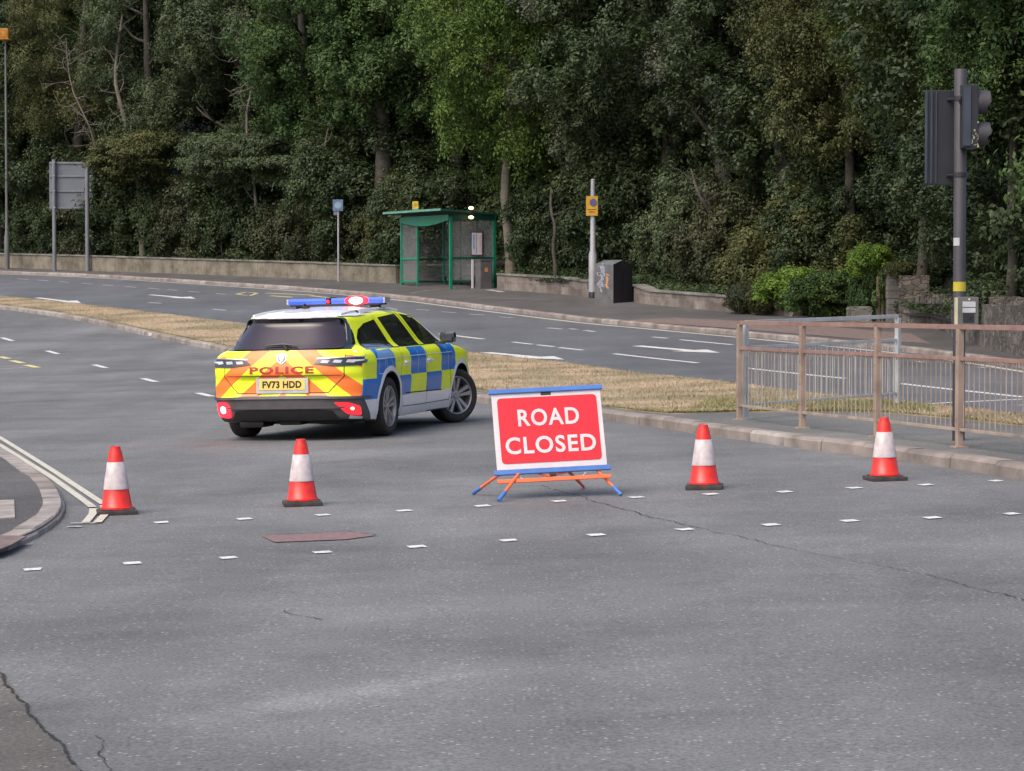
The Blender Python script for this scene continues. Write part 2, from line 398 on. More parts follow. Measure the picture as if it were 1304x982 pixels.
strips('bus_stop_box', [[(302, 374.5), (313, 372.5), (327, 373.5)], [(302, 375), (318, 377), (327, 374)], [(338, 373.6), (400, 376.2)], [(345, 377), (372, 379)], [(395, 377), (420, 379.5)]], .16, M['yellow'])
strips('footway_marks', [[(622, 373.2), (634, 375)], [(631, 374.5), (640, 376.2)]], .22, M['whiteworn'], .106)
strips('footway_joints', [[(522, 377.5), (545, 374), (580, 371)], [(610, 383.5), (700, 386)]], .12, M['kerb'], .106)
tag(drape('red_footway', [tuple(G(x, y, .1).xy) for x, y in ((796, 408), (860, 405), (1010, 412), (1160, 425), (1185, 438), (1130, 434.5), (1010, 425), (935, 418.5), (830, 411))], .106, M['redpave'], grid=3), kind='structure')
tag(drape('road_patch', [tuple(G(x, y).xy) for x, y in ((332, 683), (385, 681), (440, 678), (478, 683), (440, 688), (350, 691.5))], .006, M['patch']), kind='structure')
tag(drape('old_surfacing', [tuple(G(x, y).xy) for x, y in ((-160, 760), (-60, 800), (0, 855), (50, 921), (95, 981), (130, 1040), (-160, 1040))], .005, M['brownpatch']), kind='structure')
def crack(name, seg, wid, dz, seed, amp=.03):
    r = random.Random(seed); pts = resample([G(x, y) for x, y in seg], .035); bm = bmesh.new(); prev = None; ns = left_normals(pts); o = 0
    for p, n in zip(pts, ns):
        o = o * .93 + r.uniform(-amp, amp) * .4; wv = max(.0015, .75 * wid * r.uniform(.05, 1.3) * (.35 + .65 * abs(math.sin(p.x * 1.1 + seed))))
        a = p.xy + n * (o - wv); b = p.xy + n * (o + wv)
        row = (bm.verts.new((a.x, a.y, H(a.x, a.y) + dz)), bm.verts.new((b.x, b.y, H(b.x, b.y) + dz)))
        if prev and r.random() > .04: bm.faces.new((prev[0], row[0], row[1], prev[1]))
        prev = row
    tag(from_bm(name, bm, M['crack'], recalc=False), kind='structure')
crack('road_crack', [(690, 618), (730, 630), (790, 648), (850, 662), (980, 694), (1100, 718), (1180, 733), (1304, 764), (1400, 790)], .008, .0045, 1)
crack('road_crack', [(362, 778), (380, 784), (405, 790)], .006, .0045, 3)
crack('road_crack', [(-60, 800), (0, 855), (50, 921), (95, 981), (120, 1010)], .010, .009, 4, .02)
crack('road_crack', [(120, 938), (130, 960), (150, 985)], .006, .0045, 5)
crack('road_crack', [(332, 683), (385, 681), (440, 678), (478, 683)], .018, .010, 6, .005)

# grass blades on the reservation: nobody could count them
def grass(name, near, far, n, material, seed, hgt=(.015, .045), lab=''):
    r = np.random.default_rng(seed); V = []; Fc = []
    nn, ff = resample(near, 1), resample(far, 1)
    def pick(l, t): 
        k = t * (len(l) - 1); i = int(min(k, len(l) - 2)); return l[i].lerp(l[i + 1], k - i)
    for k in range(n):
        t = r.random() ** .7
        p = pick(nn, t).lerp(pick(ff, t), r.uniform(.0, 1.0)); a = r.uniform(0, math.pi); h = r.uniform(*hgt) * (.5 + 1.2 * r.random() ** 3); wd = r.uniform(.004, .009)
        z = H(p.x, p.y) + .115; dx, dy = math.cos(a) * wd, math.sin(a) * wd; lx, ly = r.normal(0, h * .6, 2)
        b = len(V); V += [(p.x - dx, p.y - dy, z), (p.x + dx, p.y + dy, z), (p.x + lx, p.y + ly, z + h)]; Fc.append((b, b + 1, b + 2))
    me = bpy.data.meshes.new(name); me.from_pydata(V, [], Fc)
    return tag(link_mesh(name, me, material), lab, 'grass', kind='stuff')
M['straw'] = mat('straw_blades', (.39, .30, .20), .9, scale=.7, col2=(.25, .21, .125), pos=(.40, .60))
M['greenblade'] = mat('green_blades', (.12, .17, .05), .9, scale=1, col2=(.25, .22, .09))
_i = lambda l, a, b: [p for p in l if a <= p.y <= b]
grass('dry_grass', GR_NEAR, GR_FAR, 130000, M['straw'], 1, lab='short parched straw coloured grass on the central reservation')
grass('green_grass', smooth_line(gl([(880, 533), (1000, 534), (1120, 534), (1190, 540)]), 1), smooth_line(gl([(900, 520), (1000, 521), (1120, 524), (1180, 531)]), 1), 20000, M['greenblade'], 2, (.02, .05), 'greener weeds in the grass behind the guard rail')
grass('green_grass', GR_NEAR, [a.lerp(b, .25) for a, b in zip(GR_NEAR, GR_FAR)] if len(GR_NEAR) == len(GR_FAR) else GR_NEAR, 12000, M['greenblade'], 3, (.015, .035), 'green tufts along the near edge of the parched verge')

# ---------------------------------------------------------------- police car
def carmat(name, col, rough=.28, coat=.6, metal=0, var=.02, **k): return mat(name, col, rough, metal, var=var, scale=1.5, coat=coat, **k)
C_ = {}
C_['silver'] = carmat('silver_white_bodywork', (.74, .73, .76), .3, .5)
C_['yellow'] = carmat('fluorescent_yellow_vinyl', (.78, .88, .02), .42, .3)
C_['blue'] = carmat('blue_vinyl', (.008, .16, .54), .4, .3)
C_['lightblue'] = carmat('pale_blue_vinyl', (.17, .33, .62), .4, .3)
C_['orange'] = carmat('red_orange_vinyl', (.95, .20, .03), .42, .2)
C_['grey'] = mat('grey_plastic', (.085, .078, .085), .6, var=.1, scale=8, bump=.08, bscale=200)
C_['black'] = mat('black_plastic', (.012, .012, .013), .45, var=.1)
C_['gloss'] = mat('gloss_black', (.01, .01, .012), .08, coat=1)
C_['glass'] = mat('tinted_glass', (.018, .016, .022), .04, spec=.9, coat=1, var=.1, scale=2)
C_['rearglass'] = mat('rear_tinted_glass', (.035, .026, .038), .2, spec=.45, coat=.15, var=.15, scale=2)
C_['seam'] = mat('panel_gap', (.02, .02, .02), .8)
C_['tyre'] = mat('tyre_rubber', (.022, .020, .020), .85, var=.2, scale=20, bump=.15, bscale=80)
C_['rim'] = mat('alloy_rim', (.36, .34, .35), .38, .7, var=.05)
C_['chrome'] = mat('chrome', (.6, .6, .62), .15, 1, var=.02)
C_['redlens'] = mat('glowing_red_lens', (.55, .01, .02), .15, coat=1, emit=(1, .02, .03), estr=.9)  # weak emission stands in for light thrown back by the reflector
C_['redlamp'] = mat('lit_red_lamp', (.9, .02, .03), .2, emit=(1, .006, .012), estr=6)
C_['hot'] = mat('glowing_core', (1, .6, .5), .3, emit=(1, .42, .30), estr=5)
C_['amber'] = mat('plate_yellow', (.83, .58, .13), .45, var=.03)
C_['ink'] = mat('plate_black', (.01, .01, .012), .5)
C_['redink'] = mat('dark_red_lettering', (.42, .02, .02), .5)
C_['bluelens'] = mat('blue_lightbar_lens', (.03, .10, .55), .15, coat=1, emit=(.05, .12, .9), estr=.35)
C_['pale'] = mat('clear_lens', (.5, .5, .52), .15, coat=1)
def interp(x, pts):
    if x <= pts[0][0]: return pts[0][1]
    for (a, va), (b, vb) in zip(pts, pts[1:]):
        if x <= b:
            t = (x - a) / (b - a); return va + (vb - va) * t
    return pts[-1][1]
ZT = [(-1, 1.385), (-.6, 1.395), (0, 1.425), (.6, 1.445), (1.2, 1.44), (1.6, 1.40), (1.9, 1.31), (2.35, 1.12), (2.68, .985), (2.9, .945), (3.3, .87), (3.5, .79), (3.63, .70)]
XR = [(.18, -.86), (.24, -.95), (.34, -.985), (.45, -1.0), (.485, -1.0), (.50, -.985), (.68, -.975), (.72, -.995), (.80, -.985), (.90, -.955), (.985, -.915), (1.02, -.88), (1.27, -.655), (1.30, -.67), (1.34, -.70), (1.39, -.68)]
XF = [(.18, 3.48), (.3, 3.6), (.45, 3.63), (.6, 3.63), (.7, 3.58), (.8, 3.45)]
HW = [(.18, .86), (.3, .895), (.45, .905), (.6, .922), (.72, .915), (.84, .925), (.92, .90), (.965, .855), (1.01, .81), (1.10, .765), (1.30, .665), (1.39, .59), (1.45, .52)]
def car_pt(u, v, w):
    x0 = -1 + 4.63 * u
    zt = interp(x0, ZT); zt -= (.055 if zt > 1 else .035) * abs(v) ** 3 + .02 * abs(v) ** 8
    zb = .185 + (.0 if x0 < 3 else .02) + .07 * max(0, (-x0 - .55)) 
    z = zb + (zt - zb) * w
    hw = interp(z, HW)
    pf = interp(x0, [(-1, .925), (-.8, .955), (-.5, .98), (0, 1.0), (.6, .99), (1.5, .985), (2.3, .995), (2.9, 1.0), (3.25, .96), (3.5, .87), (3.63, .78)])
    if z > .965: pf *= 1 + (interp(x0, [(-.9, .88), (-.4, .915), (.2, .965), (1, 1), (1.7, .99), (2.5, .95)]) - 1) * min(1, (z - .965) / .05)
    if z < .45: pf *= interp(z, [(.18, .985), (.45, 1)])
    hw *= pf
    # flared arches
    for ax in (0, 2.73):
        d = math.hypot(x0 - ax, z - .33)
        hw += .018 * math.exp(-((d - .40) / .07) ** 2)
    y = v * hw
    tr = max(0, 1 - (x0 + 1) / .8)
    xr = interp(z, XR)
    if .49 < z < .70 and abs(v) < .62: xr += .03 * min(1, (.62 - abs(v)) * 14)
    x = x0 + (xr + 1) * tr ** 1.5 + (.16 * abs(v) ** 5 + .05 * v * v) * tr ** 3
    tf = max(0, (x0 - 2.9) / .73)
    x += (interp(z, XF) - 3.63) * tf ** 2 - (.3 * abs(v) ** 4) * tf ** 3
    return Vector((x, y, z))
def build_car_body():
    NU, NV, NW = 150, 48, 54
    us = [k / NU for k in range(NU + 1)]; vs_ = [-1 + 2 * k / NV for k in range(NV + 1)]; ws = [k / NW for k in range(NW + 1)]
    bm = bmesh.new(); cache = {}
    def V(i, j, k):
        key = (i, j, k)
        if key not in cache: cache[key] = bm.verts.new(car_pt(us[i], vs_[j], ws[k]))
        return cache[key]
    for i in range(NU):
        for j in range(NV):
            bm.faces.new((V(i, j, NW), V(i + 1, j, NW), V(i + 1, j + 1, NW), V(i, j + 1, NW)))
            bm.faces.new((V(i, j, 0), V(i, j + 1, 0), V(i + 1, j + 1, 0), V(i + 1, j, 0)))
    for i in range(NU):
        for k in range(NW):
            bm.faces.new((V(i, 0, k), V(i + 1, 0, k), V(i + 1, 0, k + 1), V(i, 0, k + 1)))
            bm.faces.new((V(i, NV, k), V(i, NV, k + 1), V(i + 1, NV, k + 1), V(i + 1, NV, k)))
    for j in range(NV):
        for k in range(NW):
            bm.faces.new((V(0, j, k), V(0, j, k + 1), V(0, j + 1, k + 1), V(0, j + 1, k)))
            bm.faces.new((V(NU, j, k), V(NU, j + 1, k), V(NU, j + 1, k + 1), V(NU, j, k + 1)))
    for _ in range(2): bmesh.ops.smooth_vert(bm, verts=bm.verts, factor=.5, use_axis_x=True, use_axis_y=True, use_axis_z=True)
    bmesh.ops.recalc_face_normals(bm, faces=bm.faces)
    me = bpy.data.meshes.new('body'); bm.to_mesh(me); bm.free()
    o = bpy.data.objects.new('body', me); COL.objects.link(o)
    for nme in ('silver', 'black', 'yellow', 'blue', 'lightblue', 'orange', 'grey', 'gloss'): me.materials.append(C_[nme])
    # wheel housings
    cuts = []
    for ax in (0, 2.73):
        for s in (-1, 1):
            b2 = bmesh.new(); bmesh.ops.create_cone(b2, cap_ends=True, segments=64, radius1=.375, radius2=.375, depth=.5)
            bmesh.ops.transform(b2, matrix=Matrix.Translation((ax, s * .83, .345)) @ Matrix.Rotation(math.pi / 2, 4, 'X'), verts=b2.verts)
            for f in b2.faces: f.material_index = 1
            m2 = bpy.data.meshes.new('c'); b2.to_mesh(m2); b2.free(); m2.materials.append(C_['silver']); m2.materials.append(C_['black'])
            c = bpy.data.objects.new('c', m2); COL.objects.link(c); cuts.append(c)
            md = o.modifiers.new('b', 'BOOLEAN'); md.operation = 'DIFFERENCE'; md.object = c; md.solver = 'EXACT'
    bpy.context.view_layer.update(); dg = bpy.context.evaluated_depsgraph_get()
    me2 = bpy.data.meshes.new_from_object(o.evaluated_get(dg)); o.modifiers.clear(); o.data = me2
    for c in cuts: bpy.data.objects.remove(c)
    bvh_bm = bmesh.new(); bvh_bm.from_mesh(me2); bvh = BVHTree.FromBMesh(bvh_bm); bvh_bm.free()
    # cut the livery's lines into the sheet metal
    bm = bmesh.new(); bm.from_mesh(me2)
    dark0 = {f.index for f in bm.faces if f.material_index == 1}
    def cut(co, no, test):
        fs = [f for f in bm.faces if f.material_index == 0 and test(f.calc_center_median(), f.normal)]
        es = {e for f in fs for e in f.edges}; vv = {v for f in fs for v in f.verts}
        bmesh.ops.bisect_plane(bm, geom=list(vv) + list(es) + fs, plane_co=co, plane_no=no, dist=1e-5)
    bm.normal_update()
    side = lambda c, n: abs(n.y) > .35 and abs(c.y) > .4
    XS = (-.42, .20, .80, 1.40, 1.98, 2.52)
    for x in XS: cut((x, 0, 0), (1, 0, 0), side)
    for z in (.43, .655, .965): cut((0, 0, z), (0, 0, 1), lambda c, n: abs(n.z) < .8)
    for s in (-1, 1):
        cut((-.42, 0, .43), Vector((1, 0, .35)).normalized(), side)
    rear = lambda c, n: c.x < -.55 and .40 < c.z < 1.02
    for k in range(-5, 5):
        for s in (-1, 1):
            cut((0, 0, .92 + k * .23 / 1.2), Vector((0, s, 1.2)).normalized(), lambda c, n: rear(c, n) and c.y * s > -.05)
    cut((0, 0, .475), (0, 0, 1), lambda c, n: c.x < -.5)
    cut((0, 0, .925), (0, 0, 1), rear)
    cut((-.80, 0, 0), (1, 0, 0), lambda c, n: c.x < -.6 and abs(c.y) > .5)
    cut((-.80, 0, .50), Vector((.9, 0, 1)).normalized(), lambda c, n: c.x < -.4 and c.z < .6)
    for s in (-1, 1): cut((0, s * .72, .985), Vector((0, s * .345, .135)).normalized(), lambda c, n: c.x < -.35 and c.z > .9 and c.y * s > .4)
    cut((0, 0, .985), (0, 0, 1), lambda c, n: c.x < -.35 and .9 < c.z < 1.1)
    cut((0, 0, 1.33), (0, 0, 1), lambda c, n: c.x < -.35 and c.z > 1.2)
    # white arch lips
    bm.normal_update()
    for f in bm.faces:
        if f.material_index == 1: continue
        c, n = f.calc_center_median(), f.normal
        if n.z < -.6 and c.z < .35: f.material_index = 1; continue
        arch = min(math.hypot(c.x, c.z - .345), math.hypot(c.x - 2.73, c.z - .345))
        sidey = abs(n.y) > .4 and c.x > -.80
        if c.x < -.35 and c.z < .475 and (c.x + .80) * .9 + (c.z - .50) < 0: f.material_index = 6; continue
        if c.x < -.80 and c.z > .475 and n.x < .1 and c.z < .985 or (c.x < -.7 and n.x < -.6 and .475 < c.z < .985):
            r = abs(c.y) + 1.2 * (c.z - .92); f.material_index = 5 if (math.floor(r / .23) % 2) else 2
            if c.z > .925 and abs(c.y) > .5: f.material_index = 2
            continue
        if abs(c.y) < .45 and c.z < .97 and c.x > -.7 : continue
        if sidey and .43 < c.z and arch > .40:
            if c.z < .965:
                if c.z > .655:
                    col = 2
                    if -.42 < c.x < .20 or .80 < c.x < 1.40 or 1.98 < c.x < 2.52: col = 3
                    if c.x > 3.3: col = 2
                else:
                    col = 2
                    if c.x < -.42 + .0 or .20 < c.x < .80 or 1.40 < c.x < 1.98: col = 3
                    if -.42 < c.x < -.3: col = 3
                    if 2.3 < c.x: col = 2
                f.material_index = col
            elif c.x < 1.9 and c.x > -.75: f.material_index = 2
        if c.x < -.45 and .985 < c.z < 1.33 and n.x < -.12 and (abs(c.y) - .72) * .345 + (c.z - .985) * .135 < 0: f.material_index = 7; continue
        if c.x < -.30 and .985 < c.z < 1.34 and abs(c.y) > .5: f.material_index = 2; continue
        if c.z >= .965 and -.80 < c.x < 1.2 and abs(c.y) > .50 and n.z < .93 and n.x > -.45: f.material_index = 2
    bm.to_mesh(me2); bm.free()
    me2.shade_smooth(); me2.set_sharp_from_angle(angle=R(38))
    return o, bvh
car = empty('police_car')
body, BVH = build_car_body(); body.parent = car; body.name = 'body'
def proj(kind, a, b, off):
    """a point of the body's skin: 'rear' takes (y, z), 'right'/'left' take (x, z), 'top' takes (x, y)"""
    if kind == 'rear': o, d = Vector((-3, a, b)), Vector((1, 0, 0))
    elif kind == 'right': o, d = Vector((a, -3, b)), Vector((0, 1, 0))
    elif kind == 'left': o, d = Vector((a, 3, b)), Vector((0, -1, 0))
    elif kind == 'front': o, d = Vector((6, a, b)), Vector((-1, 0, 0))
    else: o, d = Vector((a, b, 3)), Vector((0, 0, -1))
    h = BVH.ray_cast(o, d)
    if h[0] is None:
        return o + d * 3
    n = h[1] if h[1].dot(d) < 0 else -h[1]
    return h[0] + n * off
def decal(name, kind, polys, material, off=.003, grid=.04, parent=None, edge=.0, smooth=True):
    bm = bmesh.new()
    if isinstance(polys, bpy.types.Mesh): bm.from_mesh(polys)
    else:
        for p in polys:
            f = bm.faces.new([bm.verts.new((q[0], q[1], 0)) for q in p]); bmesh.ops.triangulate(bm, faces=[f])
    for ax in (0, 1):
        vals = [v.co[ax] for v in bm.verts]; c = math.ceil(min(vals) / grid) * grid
        while c < max(vals):
            co = [0, 0, 0]; no = [0, 0, 0]; co[ax] = c; no[ax] = 1
            bmesh.ops.bisect_plane(bm, geom=bm.verts[:] + bm.edges[:] + bm.faces[:], plane_co=co, plane_no=no, dist=1e-6); c += grid
    for v in bm.verts: v.co = proj(kind, v.co.x, v.co.y, off)
    bmesh.ops.recalc_face_normals(bm, faces=bm.faces)
    if edge:
        be = [e for e in bm.edges if len(e.link_faces) == 1]
        r = bmesh.ops.extrude_edge_only(bm, edges=be)
        for v in [g for g in r['geom'] if isinstance(g, bmesh.types.BMVert)]:
            d = {'rear': Vector((1, 0, 0)), 'right': Vector((0, 1, 0)), 'left': Vector((0, -1, 0)), 'front': Vector((-1, 0, 0)), 'top': Vector((0, 0, -1))}[kind]
            v.co += d * edge
    me = bpy.data.meshes.new(name); bm.to_mesh(me); bm.free()
    return link_mesh(name, me, material, parent or car, smooth, 40)
def line_decal(name, kind, pts, width, material, off=.0015, parent=None, closed=False):
    polys = []
    P = [Vector(p) for p in pts] + ([Vector(pts[0])] if closed else [])
    for a, b in zip(P, P[1:]):
        t = (b - a).normalized(); n = Vector((-t.y, t.x)) * width / 2; a2, b2 = a - t * width * .3, b + t * width * .3
        polys.append([a2 - n, b2 - n, b2 + n, a2 + n])
    return decal(name, kind, polys, material, off, .06, parent)
def rounded(pts, r=.03, n=4):
    out = []; P = [Vector(p) for p in pts]
    for i in range(len(P)):
        a, b, c = P[i - 1], P[i], P[(i + 1) % len(P)]
        d1, d2 = (a - b), (c - b); rr = min(r, d1.length / 2.2, d2.length / 2.2); p1, p2 = b + d1.normalized() * rr, b + d2.normalized() * rr
        for k in range(n + 1):
            t = k / n; out.append(p1 * (1 - t) ** 2 + b * 2 * t * (1 - t) + p2 * t * t)
    return out
# rear window in a gloss surround
rw = decal('rear_window', 'rear', [rounded([(-.65, .995), (.65, .995), (.565, 1.21), (.50, 1.285), (-.50, 1.285), (-.565, 1.21)], .05)], C_['rearglass'], .008, .03)
decal('roof_spoiler', 'rear', [rounded([(-.60, 1.335), (.60, 1.335), (.57, 1.40), (-.57, 1.40)], .02)], C_['silver'], .012, .03)
# wiper
bm = bmesh.new()
pa, pb, pc = proj('rear', 0, 1.0, .02), proj('rear', -.02, 1.02, .035), proj('rear', .0, 1.03, .03)
tube(bm, [proj('rear', -.16, 1.015, .03), proj('rear', 0, 1.03, .035), proj('rear', .22, 1.02, .03)], [.008, .016, .006], 6)
tube(bm, [proj('rear', -.05, .985, .02), proj('rear', .0, 1.03, .03)], .018, 8)
from_bm('wiper', bm, C_['black'], car, True)
# tailgate seams
line_decal('tailgate_seam', 'rear', [(-.69, .93), (-.69, .83), (-.69, .70), (-.52, .525), (.52, .525), (.69, .70), (.69, .83), (.69, .93)], .008, C_['seam'], .002)
line_decal('tailgate_crease', 'rear', [(-.66, .712), (.66, .712)], .007, C_['grey'], .003)
# number plate
pt = text_mesh('FV73 HDD', .098, .0035, spacing=1.04)
pmin = min(v.co.x for v in pt.vertices); pmax = max(v.co.x for v in pt.vertices); ymn = min(v.co.y for v in pt.vertices); ymx = max(v.co.y for v in pt.vertices)
def fit(me, cx, cy, wd, hg, flip=True):
    xs = [v.co.x for v in me.vertices]; ys = [v.co.y for v in me.vertices]; x0, x1, y0, y1 = min(xs), max(xs), min(ys), max(ys)
    for v in me.vertices:
        v.co.x = cx + (-1 if flip else 1) * ((v.co.x - x0) / (x1 - x0) - .5) * wd; v.co.y = cy + ((v.co.y - y0) / (y1 - y0) - .5) * hg; v.co.z = 0
    return me
bm = bmesh.new(); bx(bm, (-.995, 0, .61), (.014, .56, .155), bevel=.004)
PX = proj('rear', 0, .61, .0).x
bm.free(); bm = bmesh.new(); bx(bm, (PX - .014, 0, .605), (.016, .60, .165), bevel=.003); bx(bm, (PX - .024, 0, .618), (.006, .53, .118), bevel=.002, mi=1)
plate = from_bm('number_plate', bm, [C_['pale'], C_['amber']], car)
fit(pt, 0, .618, .45, .079)
bm = bmesh.new(); bm.from_mesh(pt)
for v in bm.verts: v.co = Vector((PX - .029, v.co.x, v.co.y))
from_bm('plate_lettering', bm, C_['ink'], plate, recalc=False)
# POLICE across the tailgate: y runs to the left of the car, so letters run to -y
pm = fit(text_mesh('POLICE', .12, .0045, spacing=1.15), 0, .775, .74, .078)
decal('police_lettering', 'rear', pm, C_['redink'], .005, .05, smooth=False)
# badge shield with a light beast's head
sh = [(0, .845), (.042, .875), (.05, .93), (.0, .945), (-.05, .93), (-.042, .875)]
bdg = decal('badge', 'rear', [rounded(sh, .012)], C_['gloss'], .014, .05, edge=.01)
decal('badge_rim', 'rear', [rounded([(a * 1.16, .898 + (b - .898) * 1.16) for a, b in sh], .012)], C_['chrome'], .010, .05, bdg)
decal('badge_emblem', 'rear', [[(-.02, .925), (.012, .932), (.026, .915), (.014, .905), (.024, .892), (.010, .885), (.006, .862), (-.012, .87), (-.006, .89), (-.024, .90), (-.012, .91)]], C_['chrome'], .016, .05, bdg)
# tail lights that wrap the corners
for s in (-1, 1):
    tl = decal('tail_light', 'rear', [[(s * .36, .835), (s * .60, .805), (s * .845, .81), (s * .86, .895), (s * .60, .90), (s * .41, .885)]], C_['gloss'], .010, .02)
    k = 'left' if s > 0 else 'right'
    decal('wrap_lens', k, [[(-.885, .815), (-.70, .84), (-.66, .865), (-.885, .895)]], C_['gloss'], .010, .02, tl)
    for a, b in ((.44, .54), (.57, .67), (.70, .80)):
        decal('light_claw', 'rear', [[(s * a, .845), (s * (b - .02), .838), (s * b, .868), (s * (a + .02), .873)]], C_['pale'] if b < .7 or 1 else C_['redlens'], .014, .05, tl)
    decal('light_rim', 'rear', [[(s * .40, .888), (s * .86, .897), (s * .86, .906), (s * .40, .896)]], C_['chrome'], .012, .03, tl)
    decal('light_claw', k, [[(-.86, .845), (-.74, .858), (-.73, .868), (-.86, .872)]], C_['pale'], .014, .05, tl)
# bumper detail: ledge, diffuser, lamps
decal('diffuser', 'rear', [[(-.62, .235), (.62, .235), (.56, .33), (.40, .345), (-.40, .345), (-.56, .33)]], C_['black'], .006, .05)
decal('bumper_ridge', 'rear', [[(-.70, .355), (.70, .355), (.66, .375), (-.66, .375)]], C_['grey'], .020, .05, edge=.02)
decal('bumper_ledge', 'rear', [[(-.88, .455), (.88, .455), (.87, .478), (-.87, .478)]], C_['grey'], .022, .05, edge=.03)
# left fog lamp is lit; on the right the unlit reflector's shine is painted as glow
fl = decal('fog_lamp', 'rear', [rounded([(.63, .26), (.80, .27), (.82, .42), (.68, .43), (.62, .36)], .03)], C_['redlamp'], .014, .03, edge=.02)
decal('glow_core', 'rear', [rounded([(.68, .31), (.755, .31), (.755, .385), (.68, .385)], .035)], C_['hot'], .02, .02, fl)
rf = decal('reflector', 'rear', [rounded([(-.58, .42), (-.70, .29), (-.815, .27), (-.82, .37), (-.72, .415)], .02)], C_['redlens'], .014, .03, edge=.02)
decal('glow_core', 'rear', [rounded([(-.735, .335), (-.765, .335), (-.765, .365), (-.735, .365)], .014)], C_['hot'], .02, .02, rf)  # glint on the reflector, painted as a glowing spot; no lamp behind it
decal('reversing_lamp', 'rear', [[(-.70, .245), (-.81, .235), (-.82, .262), (-.72, .28)]], C_['pale'], .016, .03, rf)
bm = bmesh.new(); bx(bm, (-.66, .42, .185), (.35, .28, .08), bevel=.03); bx(bm, (-.5, 0, .19), (.5, .25, .05), bevel=.02); from_bm('exhaust_box', bm, C_['black'], car)
bm = bmesh.new(); bx(bm, (1.3, 0, .19), (3.6, 1.2, .05), bevel=.02)
for ax in (0, 2.73): tube(bm, [(ax, -.7, .33), (ax, .7, .33)], .04, 10)
from_bm('undertray', bm, C_['black'], car)
# side glass, seams, handles, mirrors
for k, s in (('right', -1), ('left', 1)):
    decal('window_trim', k, [[(-.46, .985), (-.43, 1.10), (-.31, 1.19), (-.08, 1.255), (.5, 1.315), (1.2, 1.35), (1.62, 1.315), (1.88, 1.21), (2.28, 1.0), (2.28, .972), (-.50, .972)]], C_['gloss'], .002, .04)
    decal('quarter_window', k, [rounded([(-.42, .995), (-.39, 1.09), (-.28, 1.17), (-.08, 1.235), (.20, 1.27), (.38, .995)], .02)], C_['glass'], .006, .04)
    decal('side_window', k, [rounded([(.60, .995), (.44, 1.285), (1.02, 1.315), (1.33, .995)], .02)], C_['glass'], .006, .04)
    decal('side_window', k, [rounded([(1.58, .99), (1.27, 1.335), (1.55, 1.30), (1.80, 1.20), (2.16, .995)], .02)], C_['glass'], .006, .04)
    decal('rear_pillar_vinyl', k, [[(.40, .975), (.58, .975), (.40, 1.345), (.25, 1.335)]], C_['yellow'], .008, .04)
    decal('door_pillar_vinyl', k, [[(1.36, .975), (1.53, .975), (1.23, 1.352), (1.06, 1.352)]], C_['yellow'], .008, .04)
    line_decal('pillar_gap', k, [(1.45, .975), (1.15, 1.35)], .010, C_['seam'], .0095)
    decal('pale_panel', k, [[(-.40, .87), (.18, .87), (.18, .955), (-.30, .955)]], C_['lightblue'], .003, .04)
    line_decal('door_seam', k, [(.50, .95), (.46, .80), (.40, .66), (.42, .52), (.50, .36), (.56, .30), (1.43, .295), (1.43, .95)], .007, C_['seam'], .003)
    line_decal('door_seam', k, [(1.43, .295), (2.28, .30), (2.32, .42), (2.30, .70), (2.36, .95)], .007, C_['seam'], .003)
    line_decal('vinyl_gap', k, [(-.44, .865), (2.4, .865)], .008, C_['silver'], .004)
    line_decal('vinyl_gap', k, [(-.12, .86), (-.12, .67)], .008, C_['silver'], .004)
    line_decal('vinyl_gap', k, [(.03, .955), (.06, .80), (.14, .66)], .008, C_['silver'], .004)
    line_decal('vinyl_gap', k, [(1.09, .955), (1.06, .66)], .008, C_['silver'], .004)
    line_decal('vinyl_gap', k, [(2.22, .955), (2.25, .66)], .008, C_['silver'], .004)
    line_decal('sill_trim', k, [(.62, .45), (2.0, .43)], .012, C_['seam'], .004)
    for ax in (0, 2.73):
        ring = []
        for q_ in range(30):
            a0, a1 = R(-14 + 208 * q_ / 30), R(-14 + 208 * (q_ + 1) / 30)
            ring.append([(ax + r0 * math.cos(a_), .345 + r0 * math.sin(a_)) for r0, a_ in ((.379, a0), (.434, a0), (.434, a1), (.379, a1))])
        decal('arch_lip', k, ring, C_['silver'], .0035, .03)
    if s < 0: line_decal('fuel_flap', k, rounded([(-.36, .70), (-.18, .70), (-.16, .86), (-.36, .86)], .02), .006, C_['silver'], .004, closed=True)
    for hx in (.62, 1.50):
        p = proj(k, hx, .79, 0)
        bm = bmesh.new(); bx(bm, (hx, p.y + s * .022, .80), (.18, .024, .022), bevel=.010); bx(bm, (hx, p.y - s * .0, .79), (.15, .02, .06), bevel=.009)
        from_bm('door_handle', bm, C_['silver'], car, True, 50)
    bm = bmesh.new(); bx(bm, (1.98, s * 1.0, 1.045), (.13, .19, .135), bevel=.062); bx(bm, (2.0, s * .90, .985), (.07, .12, .035), bevel=.01)
    mr_ = from_bm('door_mirror', bm, C_['gloss'], car, True, 50)
    bm = bmesh.new(); bx(bm, (1.902, s * 1.0, 1.045), (.006, .14, .085), bevel=.002); from_bm('mirror_glass', bm, C_['glass'], mr_)
    bm = bmesh.new(); tube(bm, [proj('top', x, s * interp(x, [(-.5, .50), (1.5, .52)]), .018) for x in (-.45, -.1, .3, .8, 1.2, 1.5)], .014, 8)
    from_bm('roof_rail', bm, C_['silver'], car, True)
decal('windscreen', 'top', [rounded([(1.78, -.50), (1.78, .50), (2.6, .66), (2.6, -.66)], .05)], C_['glass'], .004, .05)
for s in (-1, 1): decal('headlight', 'front', [[(s * .45, .62), (s * .72, .62), (s * .76, .72), (s * .5, .70)]], C_['pale'], .008, .03)
